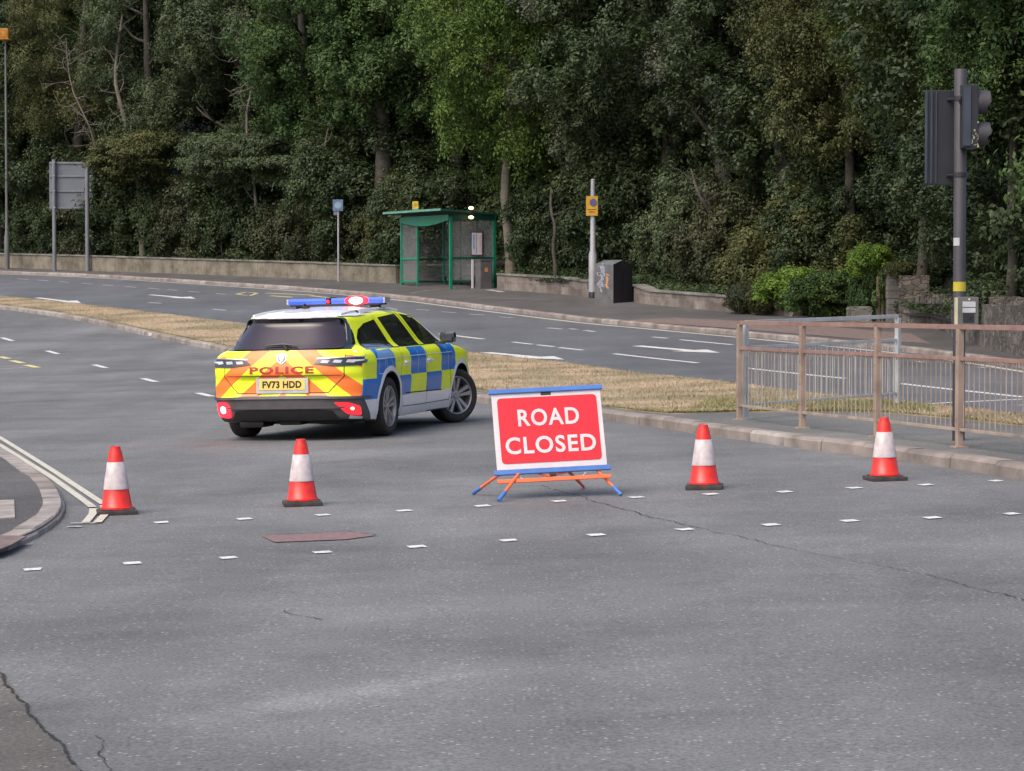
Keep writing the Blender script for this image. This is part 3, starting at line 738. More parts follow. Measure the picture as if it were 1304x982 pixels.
# antenna and light bar
bm = bmesh.new(); p = proj('top', .18, .12, 0); bx(bm, p + Vector((0, 0, .012)), (.10, .06, .03), bevel=.012); tube(bm, [p + Vector((0, 0, .02)), p + Vector((-.05, 0, .06))], [.014, .008], 8)
tube(bm, [p + Vector((.02, .0, .02)), p + Vector((-.03, -.06, .02))], [.008, .008], 8); from_bm('roof_aerial', bm, C_['black'], car, True)
LBX = .95; zt = proj('top', LBX, 0, 0).z
bm = bmesh.new(); bx(bm, (LBX, 0, zt + .062), (.22, 1.16, .075), bevel=.03)
lb = from_bm('light_bar', bm, C_['bluelens'], car, True, 60)
bm = bmesh.new(); bx(bm, (LBX, 0, zt + .020), (.24, 1.10, .022), bevel=.008)
for s in (-1, 1): bx(bm, (LBX, s * .45, zt - .0), (.12, .10, .05), bevel=.01)
from_bm('bar_base', bm, C_['black'], lb)
bm = bmesh.new(); bx(bm, (LBX - .01, .08, zt + .065), (.215, .06, .085), bevel=.01); from_bm('bar_divider', bm, C_['gloss'], lb)
for yy in (-.585, .585):
    bm = bmesh.new(); bx(bm, (LBX, yy, zt + .062), (.20, .03, .065), bevel=.012)
    from_bm('bar_end', bm, C_['pale'], lb)
bm = bmesh.new(); bmesh.ops.create_uvsphere(bm, u_segments=24, v_segments=14, radius=1, matrix=Matrix.Translation((LBX - .10, -.26, zt + .064)) @ Matrix.Diagonal((.045, .15, .055, 1)))
from_bm('lit_lamp', bm, C_['redlamp'], lb, True)
bm = bmesh.new(); bmesh.ops.create_uvsphere(bm, u_segments=24, v_segments=14, radius=1, matrix=Matrix.Translation((LBX - .125, -.26, zt + .064)) @ Matrix.Diagonal((.035, .09, .042, 1)))
from_bm('glow_core', bm, C_['hot'], lb, True)
bm = bmesh.new(); bmesh.ops.create_uvsphere(bm, u_segments=12, v_segments=8, radius=.018, matrix=Matrix.Translation((LBX - .115, .085, zt + .06)))
from_bm('small_red_lamp', bm, C_['redlamp'], lb, True)
# wheels
def make_wheel(loc, side, steer=0):
    """side -1: outer face towards -y"""
    w_ = empty('wheel', loc, R(steer), car)
    bm = bmesh.new()
    prof = [(.232, -.095), (.245, -.108), (.285, -.114), (.312, -.106), (.325, -.085), (.328, -.04), (.3285, 0), (.328, .04), (.325, .085), (.312, .106), (.285, .114), (.245, .108), (.232, .095)]
    lathe(bm, prof, 56, 'y', cap=False)
    for gy in (-.055, -.018, .018, .055):
        pass
    tyre = from_bm('tyre', bm, C_['tyre'], w_, True, 60)
    bm = bmesh.new(); o = side
    lathe(bm, [(.233, -.095), (.214, -.09), (.208, 0), (.214, .09), (.233, .095)], 48, 'y', cap=False)
    lathe(bm, [(.234, o * .100), (.224, o * .108), (.214, o * .100), (.210, o * .07)], 48, 'y', cap=False)
    lathe(bm, [(.001, o * .088), (.03, o * .088), (.036, o * .08), (.055, o * .075), (.06, o * .04)], 24, 'y', cap=False)
    for k in range(5):
        a0 = 2 * math.pi * k / 5 + .3
        for da in (-.17, .17):
            c, s_ = math.cos(a0), math.sin(a0)
            i0 = Vector((.045 * math.cos(a0 + da * 2), o * .074, .045 * math.sin(a0 + da * 2))); i1 = Vector((.216 * math.cos(a0 + da * 1.15), o * .094, .216 * math.sin(a0 + da * 1.15)))
            t = (i1 - i0).normalized(); n = Vector((-t.z, 0, t.x)).normalized()
            def q(p, wdt, d): return [p - n * wdt + Vector((0, -o * d, 0)), p + n * wdt + Vector((0, -o * d, 0)), p + n * wdt * .75, p - n * wdt * .75]
            A = [bm.verts.new(v) for v in q(i0, .020, .035)]; B = [bm.verts.new(v) for v in q(i1, .030, .035)]
            for m_ in range(4): bm.faces.new((A[m_], A[(m_ + 1) % 4], B[(m_ + 1) % 4], B[m_]))
            bm.faces.new(A[::-1]); bm.faces.new(B)
    rim = from_bm('rim', bm, C_['rim'], w_, True, 30)
    bm = bmesh.new(); lathe(bm, [(.001, o * .02), (.205, o * .02)], 40, 'y', cap=False); lathe(bm, [(.06, o * .045), (.15, o * .04), (.15, o * .02)], 32, 'y', cap=False)
    from_bm('brake_disc', bm, C_['black'], w_, True)
    return w_
for lx, ly, st in ((0, -.80, 0), (0, .80, 0), (2.73, -.80, -33), (2.73, .80, -28)): make_wheel((lx, ly, .3285), -1 if ly < 0 else 1, st)
tag(car, 'police estate car in yellow and blue checks with a lit red lamp on its roof', 'police car')
CAR_YAW = 15.5
pr = G(486, 555); pf_ = Vector((math.sin(R(CAR_YAW)), math.cos(R(CAR_YAW)), 0)); prt = Vector((pf_.y, -pf_.x, 0))
# the rear right tyre stands on the surveyed point
cpos = pr - prt * .80
car.location = (cpos.x, cpos.y, H(cpos.x, cpos.y) + .002)
car.rotation_euler = (math.atan(.0237) * -math.cos(R(CAR_YAW)) * -1 * 0, 0, math.pi / 2 - R(CAR_YAW))
# sit flat on the crossfall
zf = H(*(cpos + pf_ * 2.73).xy) - H(*cpos.xy); zl = H(*(cpos - prt * .8).xy) - H(*(cpos + prt * .8).xy)
car.rotation_mode = 'XYZ'; car.rotation_euler = (math.atan2(zl, 1.6), -math.atan2(zf, 2.73), math.pi / 2 - R(CAR_YAW))

# ---------------------------------------------------------------- cones
M['coneorange'] = mat('cone_orange_red', (.66, .018, .010), .45, var=.13, scale=14, coat=.2)
M['conewhite'] = mat('cone_reflective_sleeve', (.48, .42, .43), .45, var=.13, scale=16)
M['conebase'] = mat('cone_rubber_base', (.05, .042, .042), .85, var=.2, scale=12)
def make_cone():
    e = empty('traffic_cone')
    bm = bmesh.new(); bx(bm, (0, 0, .016), (.29, .29, .032), bevel=.008); bx(bm, (0, 0, .036), (.235, .235, .012), bevel=.005); from_bm('base', bm, M['conebase'], e)
    rr = lambda z: .115 - (.115 - .042) * (z - .04) / (.46)
    bm = bmesh.new(); lathe(bm, [(.122, .036), (.122, .05), (rr(.055), .056), (rr(.2), .2), (rr(.36), .36), (rr(.455), .455), (.040, .478), (.037, .500), (.030, .502), (.028, .49)], 28, cap=False); from_bm('cone_body', bm, M['coneorange'], e, True, 50)
    bm = bmesh.new(); lathe(bm, [(rr(.185) + .001, .184), (rr(.185) + .004, .186), (rr(.385) + .004, .385), (rr(.385) + .001, .387)], 28, cap=False); from_bm('reflective_sleeve', bm, M['conewhite'], e, True, 50)
    return e
def copy_tree(o, parent=None):
    c = o.copy(); COL.objects.link(c); c.parent = parent
    for ch in list(o.children): copy_tree(ch, c)
    return c
cone0 = make_cone()
for i, (x, y, rz, lab) in enumerate(((149, 654.5, 12, 'traffic cone standing on the ends of the double lines by the left corner'),
                           (385, 643.5, 8, 'orange and white traffic cone standing in the road behind the pinkish road patch'),
                           (897, 622.5, -6, 'orange and white traffic cone nearest to the right of the road closed sign'),
                           (1127, 611.5, 9, 'orange and white traffic cone standing in front of the rusty guard rail'))):
    c = cone0 if i == 0 else copy_tree(cone0)
    p = G(x, y); c.location = p + Vector((0, 0, .001)); c.rotation_euler = (0, R(-1.2), R(rz)); tag(c, lab, 'traffic cone', 'cones across the closed road')

# ---------------------------------------------------------------- road closed sign
M['signred'] = mat('sign_red', (.60, .008, .022), .45, var=.04, scale=4)
M['signwhite'] = mat('sign_white', (.58, .54, .56), .5, var=.05, scale=5)
M['signblue'] = mat('blue_batten', (.06, .17, .50), .45, var=.08)
M['signorange'] = mat('orange_stand', (.85, .15, .05), .45, var=.06)
sg = empty('road_closed_sign', G(697, 632))
S0 = G(697, 632)
bc = at(703.5, 598.5, G(697, 634).y + .05)     # bottom centre of the board
rv = Vector((.992, .115, .045)).normalized(); uv = Vector((-.085, .33, .94)); uv = (uv - rv * uv.dot(rv)).normalized(); nv = rv.cross(uv)
if nv.y > 0: nv = -nv
BM_ = lambda a, b, c=0.0: bc + rv * a + uv * b + nv * c - S0
rotB = Matrix((rv, -nv, uv)).transposed()
W2, HT = .435, .635
def board(name, poly, c, t, material, parent):
    bm = bmesh.new(); f = bm.faces.new([bm.verts.new(BM_(a, b, c)) for a, b in poly])
    r = bmesh.ops.extrude_face_region(bm, geom=[f])
    for v in [g for g in r['geom'] if isinstance(g, bmesh.types.BMVert)]: v.co -= nv * t
    return from_bm(name, bm, material, parent)
wt = board('sign_face', [(-W2 + .01, .02), (W2 - .01, .02), (W2 - .012, HT), (-W2 + .012, HT)], 0, .006, M['signwhite'], sg)
board('red_panel', rounded([(-W2 + .052, .065), (W2 - .045, .065), (W2 - .045, HT - .045), (-W2 + .052, HT - .045)], .035), .004, .002, M['signred'], wt)
for txt, cx_, cy_, wd, hg in (('ROAD', .0, .425, .475, .137), ('CLOSED', .0, .205, .70, .137)):
    me = fit(text_mesh(txt, .2, .0045, spacing=1.12), cx_ + .005, cy_, wd, hg, flip=False)
    for v in me.vertices: v.co = BM_(v.co.x, v.co.y, .0065)
    link_mesh('lettering', me, M['signwhite'], wt)
for b0, lab in ((-.005, 'bottom_batten'), (HT + .008, 'top_batten')):
    bm = bmesh.new(); bx(bm, BM_(0, b0, .004), (.885 if b0 > 0 else .90, .028, .036), rotB, .006); from_bm(lab, bm, M['signblue'], sg)
bm = bmesh.new(); tube(bm, [BM_(0, .0, -.03), BM_(0, HT, -.03)], .011, 8); bx(bm, BM_(0, HT - .02, -.012), (.08, .03, .03), rotB, .005); bx(bm, BM_(0, -.03, -.0), (.05, .03, .03), rotB, .005)
from_bm('back_strut', bm, M['conebase'], sg)
bc2 = bc - S0
for k, (fx, fy, tx, tz) in enumerate(((635, 639.5, -.225, .03), (603, 630, -.37, .02), (791, 632, .29, .06), (743, 621.5, .08, .05))):
    foot = G(fx, fy) - S0 + Vector((0, 0, .012)); top = BM_(tx, tz, -.035)
    bm = bmesh.new(); tube(bm, [top, foot.lerp(top, .24)], .0125, 8); lg = from_bm('leg', bm, M['signorange'], sg, True, 50)
    if k < 3:
        bm = bmesh.new(); tube(bm, [foot.lerp(top, .26), foot], .0155, 8); from_bm('rubber_foot', bm, M['signblue'], lg, True, 50)
    else:
        bm = bmesh.new(); tube(bm, [foot.lerp(top, .24), foot], .0125, 8); from_bm('leg_end', bm, M['signorange'], lg, True, 50)
bm = bmesh.new(); Yb = G(697, 634).y
bx(bm, at(706, 610, Yb - .02) - S0, (.875, .018, .030), rotB, .004); from_bm('cross_bar', bm, M['signorange'], sg)
for a in (-.26, .25):
    s = -1 if a > 0 else 1
    bm = bmesh.new(); tube(bm, [BM_(a - .02 * s, -.02, .0), BM_(a + .045 * s, -.085, .02)], .003, 6); from_bm('tie', bm, M['signwhite'], sg)
bm = bmesh.new(); tube(bm, [BM_(-.12, -.02, -.01), BM_(-.03, -.045, -.01), BM_(.14, -.015, -.01)], [.005, .012, .005], 6); from_bm('hinge', bm, M['signorange'], sg)
tag(sg, 'folding red ROAD CLOSED sign in a white surround with blue battens on orange legs', 'road sign')

# ---------------------------------------------------------------- guard rails
M['rust'] = mat('rusty_rail', (.28, .18, .15), .75, var=.25, scale=6, bump=.2, bscale=40, col2=(.20, .11, .09))
M['railpost'] = mat('weathered_post', (.33, .25, .20), .75, scale=5, bump=.2, bscale=40, col2=(.21, .15, .12))
M['galv'] = mat('galvanised_steel', (.42, .43, .44), .55, .1, var=.12, scale=5)
M['bars'] = mat('weathered_bars', (.30, .24, .20), .7, var=.2, scale=4)
def guard_rail(name, posts, mr, mp, mb, label, top=1.07, mid=.79, low=.16, both=.0):
    e = empty(name, posts[0])
    P = [p - posts[0] for p in posts]
    for p, q in zip(P, P[1:]):
        d = q - p; a = math.atan2(d.y, d.x); rot = Matrix.Rotation(a, 3, 'Z') @ Matrix.Rotation(-math.atan2(d.z, d.xy.length), 3, 'Y'); L = d.length; c = p.lerp(q, .5)
        for z, sz in ((top, (.032, .055)), (mid, (.026, .045)), (low, (.03, .035))):
            bm = bmesh.new(); bx(bm, c + Vector((0, 0, z)), (L - .068 if z != top else L - .01, sz[0], sz[1] * .8), rot, .004); from_bm({top: 'top_rail', mid: 'middle_rail', low: 'bottom_rail'}[z], bm, mr if z != low else mb, e)
        bm = bmesh.new(); n = int((L - .1) / .105)
        for k in range(n):
            t = (.09 + k * (L - .18) / (n - 1)) / L; b = p.lerp(q, t)
            bx(bm, b + Vector((0, 0, (mid + low) / 2)), (.009, .009, mid - low - .04))
        for k in range(n): 
            t = (.09 + (k + .5) * (L - .18) / (n - 1)) / L
            if k < n - 1: bx(bm, p.lerp(q, t) + Vector((0, 0, mid - .028)), (.012, .014, .03))
        from_bm('infill_bars', bm, mb, e)
    for i, p in enumerate(P):
        d = P[min(i + 1, len(P) - 1)] - P[max(i - 1, 0)]; rot = Matrix.Rotation(math.atan2(d.y, d.x), 3, 'Z')
        bm = bmesh.new(); bx(bm, p + Vector((0, 0, top / 2 - .03)), (.062, .055, top + .02), rot, .006)
        for z in (top - .12, mid - .1, low + .1, low + .3): bx(bm, p + Vector((0, 0, z)) + rot @ Vector((0, -.03, 0)), (.018, .012, .018), rot, .003)
        bx(bm, p + Vector((0, 0, .004)), (.13, .13, .02), rot, .005)
        from_bm('post', bm, mp, e)
    return tag(e, label, 'guard rail', 'guard rails on the central reservation')
rp = [G(941.5, 534.7, .1), G(1021.5, 545.5, .1), G(1117, 556.5, .1), G(1221.5, 570, .1)]
dv = rp[3] - rp[0]; dv = dv.xy.normalized() * 2.05
for k in range(2): q = rp[-1].xy + dv; rp.append(Vector((q.x, q.y, H(q.x, q.y) + .1)))
guard_rail('guard_rail', rp, M['rust'], M['railpost'], M['bars'], 'rusty brown pedestrian guard rail with thick posts behind the right hand cones')
ra = rp[0] + Vector((.07, .10, 0)); re_ = G(1143, 518, .1); 
gp = [ra.lerp(re_, k / 2) for k in range(3)]
for g in gp: g.z = H(g.x, g.y) + .1
guard_rail('guard_rail', [gp[0], gp[2]], M['galv'], M['galv'], M['galv'], 'pale grey galvanised guard rail running away behind the rusty one')

# ---------------------------------------------------------------- traffic signal at the crossing
M['sigpole'] = mat('grey_signal_pole', (.040, .037, .046), .6, var=.12, scale=4)
M['sigblack'] = mat('signal_black', (.016, .017, .024), .5, var=.2, scale=3)
M['sigtrim'] = mat('signal_blue_grey', (.032, .045, .065), .45, var=.15, scale=4)
M['lichen'] = mat('lichen', (.35, .33, .20), .9, var=.3, scale=30)
M['yel'] = mat('yellow_sticker', (.45, .36, .03), .5)
M['greybox'] = mat('grey_box', (.11, .11, .11), .6, var=.15)
M['palepanel'] = mat('pale_panel', (.42, .43, .45), .5)
tp = G(1220.5, 561, .1); ts = empty('traffic_signal', tp); Yt = tp.y
ht = at(1220.5, 88, Yt).z - tp.z
L_ = lambda x, y, dy=0.0: at(x, y, Yt + dy) - tp
bm = bmesh.new(); lathe(bm, [(.058, -.02), (.058, ht - .01), (.05, ht)], 20); from_bm('pole', bm, M['sigpole'], ts, True, 40)
zc = lambda y: L_(1220, y).z
# vehicle head seen from behind: a broad backing board beyond the pole
bm = bmesh.new(); xa, xb = L_(1183, 0).x, L_(1231, 0).x; z0, z1 = zc(235), zc(113)
bx(bm, ((xa + xb) / 2, .20, (z0 + z1) / 2), (xb - xa, .03, z1 - z0), bevel=.008)
bd = from_bm('backing_board', bm, M['sigblack'], ts)
bm = bmesh.new()
for xx, ww in ((1191, .018), (1197, .012), (1184.5, .02), (1228, .02)): bx(bm, (L_(xx, 0).x, .178, (z0 + z1) / 2), (ww, .02, z1 - z0 - .03), bevel=.004)
from_bm('board_rib', bm, M['sigtrim'], bd)
bm = bmesh.new(); bx(bm, (L_(1208, 0).x, .28, (z0 + z1) / 2), (.21, .14, z1 - z0 - .08), bevel=.02)
for z in (.24, 0, -.24): tube(bm, [(L_(1208, 0).x, .33, (z0 + z1) / 2 + z), (L_(1208, 0).x, .53, (z0 + z1) / 2 + z - .01)], .10, 20)
from_bm('signal_head', bm, M['sigblack'], ts)
for zz in (z0 + .09, z1 - .09):
    bm = bmesh.new(); tube(bm, [(0, .04, zz), (L_(1212, 0).x, .18, zz)], .016, 8); tube(bm, [(0, 0, zz - .02), (0, 0, zz + .02)], .066, 16); from_bm('bracket', bm, M['sigblack'], ts)
# pedestrian head in profile on the right
bm = bmesh.new(); xa, xb = L_(1222, 0).x, L_(1243, 0).x; z0, z1 = zc(190), zc(109)
bx(bm, ((xa + xb) / 2, -.06, (z0 + z1) / 2), (xb - xa, .24, z1 - z0), bevel=.012); bx(bm, (xa + .045, -.187, (z0 + z1) / 2), (.07, .012, z1 - z0 - .04), bevel=.003, mi=1)
ph = from_bm('pedestrian_head', bm, [M['sigblack'], M['sigtrim']], ts)
for y in (132, 172):
    bm = bmesh.new(); z = zc(y); n = 20; r0, r1 = .118, .115; x0, x1 = xb - .01, L_(1259, 0).x
    for k in range(n):       # visor: open below
        a0, a1 = [R(-60 + 300 * (k + q) / n) for q in (0, 1)]
        A = [bm.verts.new((xx, -.06 + r * math.cos(a), z + r * math.sin(a))) for a in (a0, a1) for xx, r in ((x0, r0), (x1 - .03 * (math.sin(a) < -.2), r1))]
        B_ = [bm.verts.new((v.co.x, -.06 + (v.co.y + .06) * .95, z + (v.co.z - z) * .95)) for v in A]
        bm.faces.new((A[0], A[1], A[3], A[2])); bm.faces.new((B_[0], B_[2], B_[3], B_[1])); bm.faces.new((A[1], B_[1], B_[3], A[3]))
    bm.faces.new([bm.verts.new((x0, -.06 + .1 * math.cos(2 * math.pi * k / 16), z + .1 * math.sin(2 * math.pi * k / 16))) for k in range(16)])
    bmesh.ops.remove_doubles(bm, verts=bm.verts, dist=.0005)
    from_bm('visor', bm, M['greybox'] if 0 else M['sigpole'], ph, True, 50)
bm = bmesh.new(); r_ = random.Random(4)
for k in range(26):
    x = r_.uniform(xa + .05, xb); z = z0 + abs(r_.gauss(0, .09)) + .01; s = r_.uniform(.006, .018); bx(bm, (x, -.183, z), (s, .006, s * r_.uniform(.6, 1.6)), bevel=.001)
from_bm('lichen_patch', bm, M['lichen'], ph)
bm = bmesh.new(); pts = [(-.05 + .055, -.07, zc(120))] + [(.03 - .06 * math.sin(R(a)), -.10 - .04 * math.sin(R(a)), zc(120) - .06 * (1 - math.cos(R(a)))) for a in range(0, 181, 20)]
tube(bm, pts, .013, 8); tube(bm, [(.05, 0, ht - .05), (.10, -.02, ht - .02), (.14, -.04, ht - .12), (.12, -.04, zc(109))], .006, 6); from_bm('cable', bm, C_['black'], ts, True)
def rbox(name, x0, x1, y0, y1, yo, th, m, par, bev=.004):
    a, b = L_(x0, y1), L_(x1, y0); bm = bmesh.new(); bx(bm, ((a.x + b.x) / 2, yo, (a.z + b.z) / 2), (b.x - a.x, th, b.z - a.z), bevel=bev); return from_bm(name, bm, m, par)
def band(name, x0, x1, y0, y1, m):
    bm = bmesh.new(); z0, z1 = zc(y1), zc(y0); prev = None
    for k in range(13):
        a = R(180 + 180 * k / 12); a = R(180) + (a - R(180)) * (x1 - x0) / 17 + (x0 - 1212) / 17 * math.pi
        row = [bm.verts.new((.0605 * math.cos(a), .0605 * math.sin(a), z)) for z in (z0, z1)]
        if prev: bm.faces.new((prev[0], row[0], row[1], prev[1]))
        prev = row
    return from_bm(name, bm, m, ts, True)
band('yellow_sticker', 1213, 1228, 359, 371, M['yel']); band('white_sticker', 1213, 1219.5, 303, 313, M['palepanel'])
pb = rbox('push_button_box', 1216, 1242, 378, 416, -.12, .12, M['greybox'], ts, .008)
rbox('display_panel', 1221.5, 1238, 384, 391, -.184, .008, M['palepanel'], pb, .002); rbox('display_panel', 1221.5, 1238, 392, 398, -.184, .008, M['palepanel'], pb, .002)
rbox('button_panel', 1222, 1236, 399, 410, -.184, .008, M['sigblack'], pb, .002); rbox('button', 1230, 1233, 402, 406, -.19, .01, C_['black'], pb, .002)
rbox('keyhole_plate', 1229, 1231, 380, 382.5, -.184, .008, M['signwhite'], pb, .001)
rbox('pale_edge_strip', 1213.5, 1216, 379, 418, -.12, .10, mat('pale_yellow_strip', (.5, .48, .33), .6), pb, .002)
tag(ts, 'dark grey traffic signal on a tall pole standing behind the rusty guard rail', 'traffic signal')

# ---------------------------------------------------------------- direction sign seen from behind
M['greypost'] = mat('grey_steel_post', (.17, .175, .20), .55, .2, var=.1, scale=2)
M['signback'] = mat('sign_back', (.15, .165, .19), .55, .2, var=.1, scale=1)
pA, pB = G(69.5, 345, .1), G(111.5, 345.3, .1); ds = empty('direction_sign', pA); YA = pA.y
zr = lambda y, Y=YA: at(0, y, Y).z - pA.z
for p, yt in ((pA, 203), (pB, 206)):
    bm = bmesh.new(); q = p - pA; lathe(bm, [(.085, -.1), (.085, zr(yt) - .01), (.06, zr(yt))], 14); bmesh.ops.translate(bm, verts=bm.verts, vec=q); from_bm('post', bm, M['greypost'], ds, True, 40)
xl, xr_ = at(60.5, 0, YA).x - pA.x, at(116.5, 0, YA).x - pA.x
bm = bmesh.new(); bx(bm, ((xl + xr_) / 2, .16, (zr(206) + zr(267)) / 2), (xr_ - xl, .04, zr(206) - zr(267)), bevel=.01); sb = from_bm('sign_board', bm, M['signback'], ds)
for y in (207.5, 224.5, 243.5, 265):
    bm = bmesh.new(); bx(bm, ((xl + xr_) / 2, .115, zr(y)), (xr_ - xl - .04, .04, .065), bevel=.01); from_bm('channel', bm, M['greypost'], sb)
    for p in (pA, pB):
        bm = bmesh.new(); bx(bm, (p.x - pA.x + .03, -.095, zr(y) + .02), (.04, .02, .04), bevel=.004); from_bm('clip', bm, M['palepanel'], sb)
tag(ds, 'large grey road sign seen from behind on two steel posts by the left wall', 'road sign')

def post(name, px, py, prof, m, label, cat, group=None):
    p = G(px, py, .1); e = empty(name, p); bm = bmesh.new()
    z = lambda y: at(px, y, p.y).z - p.z
    lathe(bm, [(r, z(y)) for y, r in prof], 14); from_bm('pole', bm, m, e, True, 40); return tag(e, label, cat, group), p, z
M['lampgrey'] = mat('lamp_post_grey', (.34, .34, .37), .5, .2, var=.1, scale=2)
M['lampdark'] = mat('dark_lamp_post', (.12, .12, .12), .6, var=.1, scale=2)
lp, p, z = post('lamp_post', 9, 342.5, [(345, .11), (302, .11), (294, .07), (262, .055), (120, .05), (52, .04)], M['lampdark'], 'thin dark lamp post rising from the pavement at the far left edge', 'lamp post')
bm = bmesh.new(); bx(bm, (-.12, -.1, z(43)), (.55, .35, .42), None, .06); bx(bm, (-.12, -.1, z(50)), (.60, .40, .06), None, .02); from_bm('lamp_head', bm, mat('dim_orange_lantern', (.30, .13, .01), .4, emit=(.8, .3, .02), estr=.10, var=.3, scale=5), lp)
lp, p, z = post('street_post', 755, 379.5, [(384, .125), (324, .125), (318, .085), (250, .070), (229, .066), (228, .04)], M['lampgrey'], 'pale grey stepped post with a yellow parking sign beside the roadside cabinet', 'post')
bm = bmesh.new(); lathe(bm, [(.128, -.05), (.128, z(372)), (.127, z(371.9))], 14); from_bm('black_base', bm, C_['black'], lp, True, 40)
M['psign'] = mat('orange_yellow_plate', (.50, .27, .02), .5); M['pblue'] = mat('blue_disc_paint', (.08, .09, .20), .5)
xa = at(746.5, 0, p.y).x - p.x; xb = at(761.5, 0, p.y).x - p.x
bm = bmesh.new(); bx(bm, ((xa + xb) / 2, -.10, (z(250) + z(275)) / 2), (xb - xa, .012, z(250) - z(275)), bevel=.004); pp = from_bm('parking_plate', bm, M['psign'], lp)
bm = bmesh.new(); lathe(bm, [(.001, -.004), (.11, -.004), (.11, .004)], 24, 'y', cap=False); bmesh.ops.translate(bm, verts=bm.verts, vec=((xa + xb) / 2 + .04, -.115, z(258))); from_bm('blue_disc', bm, M['pblue'], pp)
bm = bmesh.new()
for k in range(2): bx(bm, ((xa + xb) / 2, -.108, z(267 + k * 3)), (.24 - .06 * k, .004, .022))
from_bm('small_print', bm, mat('plate_brown_ink', (.12, .05, .01), .6), pp)
bp, p, z = post('sign_pole', 431, 358.5, [(362, .035), (254, .035)], M['lampgrey'], 'slim grey pole with a small blue square sign in front of the hedge', 'sign')
bm = bmesh.new(); bx(bm, (-.01, -.05, z(261.5)), (.36, .012, .40), bevel=.005); s1 = from_bm('blue_plate', bm, mat('faded_blue_sign', (.10, .16, .26), .5), bp)
bm = bmesh.new(); lathe(bm, [(.001, -.003), (.13, -.003), (.13, .003)], 20, 'y', cap=False); bmesh.ops.translate(bm, verts=bm.verts, vec=(0, -.062, z(261.5))); from_bm('disc', bm, mat('pale_disc', (.2, .28, .38), .5), s1)
bm = bmesh.new(); bx(bm, (-.10, -.03, z(270)), (.12, .008, .22), bevel=.003); from_bm('lower_plate', bm, M['greypost'], bp)
# small litter on the kerb
p = G(201, 428.5); bm = bmesh.new(); bx(bm, (0, 0, .05), (.42, .32, .08), Matrix.Rotation(R(20), 3, 'Z'), .02); o = from_bm('stone_slab', bm, M['signwhite']); o.location = p; tag(o, 'pale slab lying against the kerb of the dry grass verge at left', 'slab')

# ---------------------------------------------------------------- roadside cabinet
M['cab'] = mat('cabinet_grey', (.11, .113, .12), .65, var=.2, scale=3, bump=.1)
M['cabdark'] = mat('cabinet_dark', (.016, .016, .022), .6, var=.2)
c0, c1, c2 = G(760, 383, .1), G(781, 386.3, .1), None
ca = empty('roadside_cabinet', c1)
vx = (c0 - c1); vx.z = 0; ul = vx.normalized(); ub = Vector((-ul.y, ul.x, 0)); ub = ub if ub.y > 0 else -ub
wl = .62; wr_ = 1.0
# left face looks along the footway, right face towards the camera's right
fl_ = Vector((-.62, .60, 0)).normalized(); fr_ = Vector((.70, .66, 0)).normalized()
Lw = .72; Rw = .78; hh = at(781, 333, c1.y).z - c1.z
a0 = Vector((0, 0, 0)); a1 = fl_ * Lw; a2 = a1 + fr_ * Rw; a3 = fr_ * Rw
bm = bmesh.new(); b0 = [bm.verts.new(q + Vector((0, 0, -.05))) for q in (a0, a1, a2, a3)]; t0 = [bm.verts.new(q + Vector((0, 0, hh * k))) for q, k in ((a0, .93), (a1, .93), (a2, .93), (a3, .93))]
m0 = bm.verts.new((a0 + a3) / 2 + Vector((0, 0, hh * 1.04))); m1 = bm.verts.new((a1 + a2) / 2 + Vector((0, 0, hh * 1.04)))
def ff(vs, mi=0): f = bm.faces.new(vs); f.material_index = mi
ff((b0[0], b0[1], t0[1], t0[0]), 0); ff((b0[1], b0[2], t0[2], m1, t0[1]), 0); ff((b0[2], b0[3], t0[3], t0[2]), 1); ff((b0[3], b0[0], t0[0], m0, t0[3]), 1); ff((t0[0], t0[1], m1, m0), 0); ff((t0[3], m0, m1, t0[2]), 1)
from_bm('cabinet_shell', bm, [M['cab'], M['cabdark']], ca)
nl = Vector((-fl_.y, fl_.x, 0)); nl = nl if nl.y < 0 else -nl
bm = bmesh.new(); r_ = random.Random(8)
def scrawl(material, name, u0, u1, v0, v1, n, wd):
    bm = bmesh.new(); prev = None
    pts = [Vector((r_.uniform(u0, u1), r_.uniform(v0, v1))) for _ in range(n)]
    pts = smooth_line([Vector((p.x, v0 + (v1 - v0) * i / n + (p.y - v0) * .3, 0)) for i, p in enumerate(pts)], 2)
    for i, p in enumerate(pts):
        q = fl_ * p.x + Vector((0, 0, p.y)) + nl * .004; d = fl_ * wd * r_.uniform(.5, 1.2)
        row = [bm.verts.new(q - d), bm.verts.new(q + d)]
        if prev: bm.faces.new((prev[0], prev[1], row[1], row[0]))
        prev = row
    from_bm(name, bm, material, ca)
M['chalk'] = mat('pale_graffiti', (.30, .30, .38), .7); M['org'] = mat('orange_graffiti', (.45, .22, .10), .7)
for k in range(3): scrawl(M['chalk'], 'white_graffiti', .32, .64, .28, 1.0, 12, .03)
scrawl(M['org'], 'orange_graffiti', .14, .30, .32, .80, 9, .05)
tag(ca, 'grey roadside cabinet with white and orange graffiti beside the pale stepped post', 'cabinet')

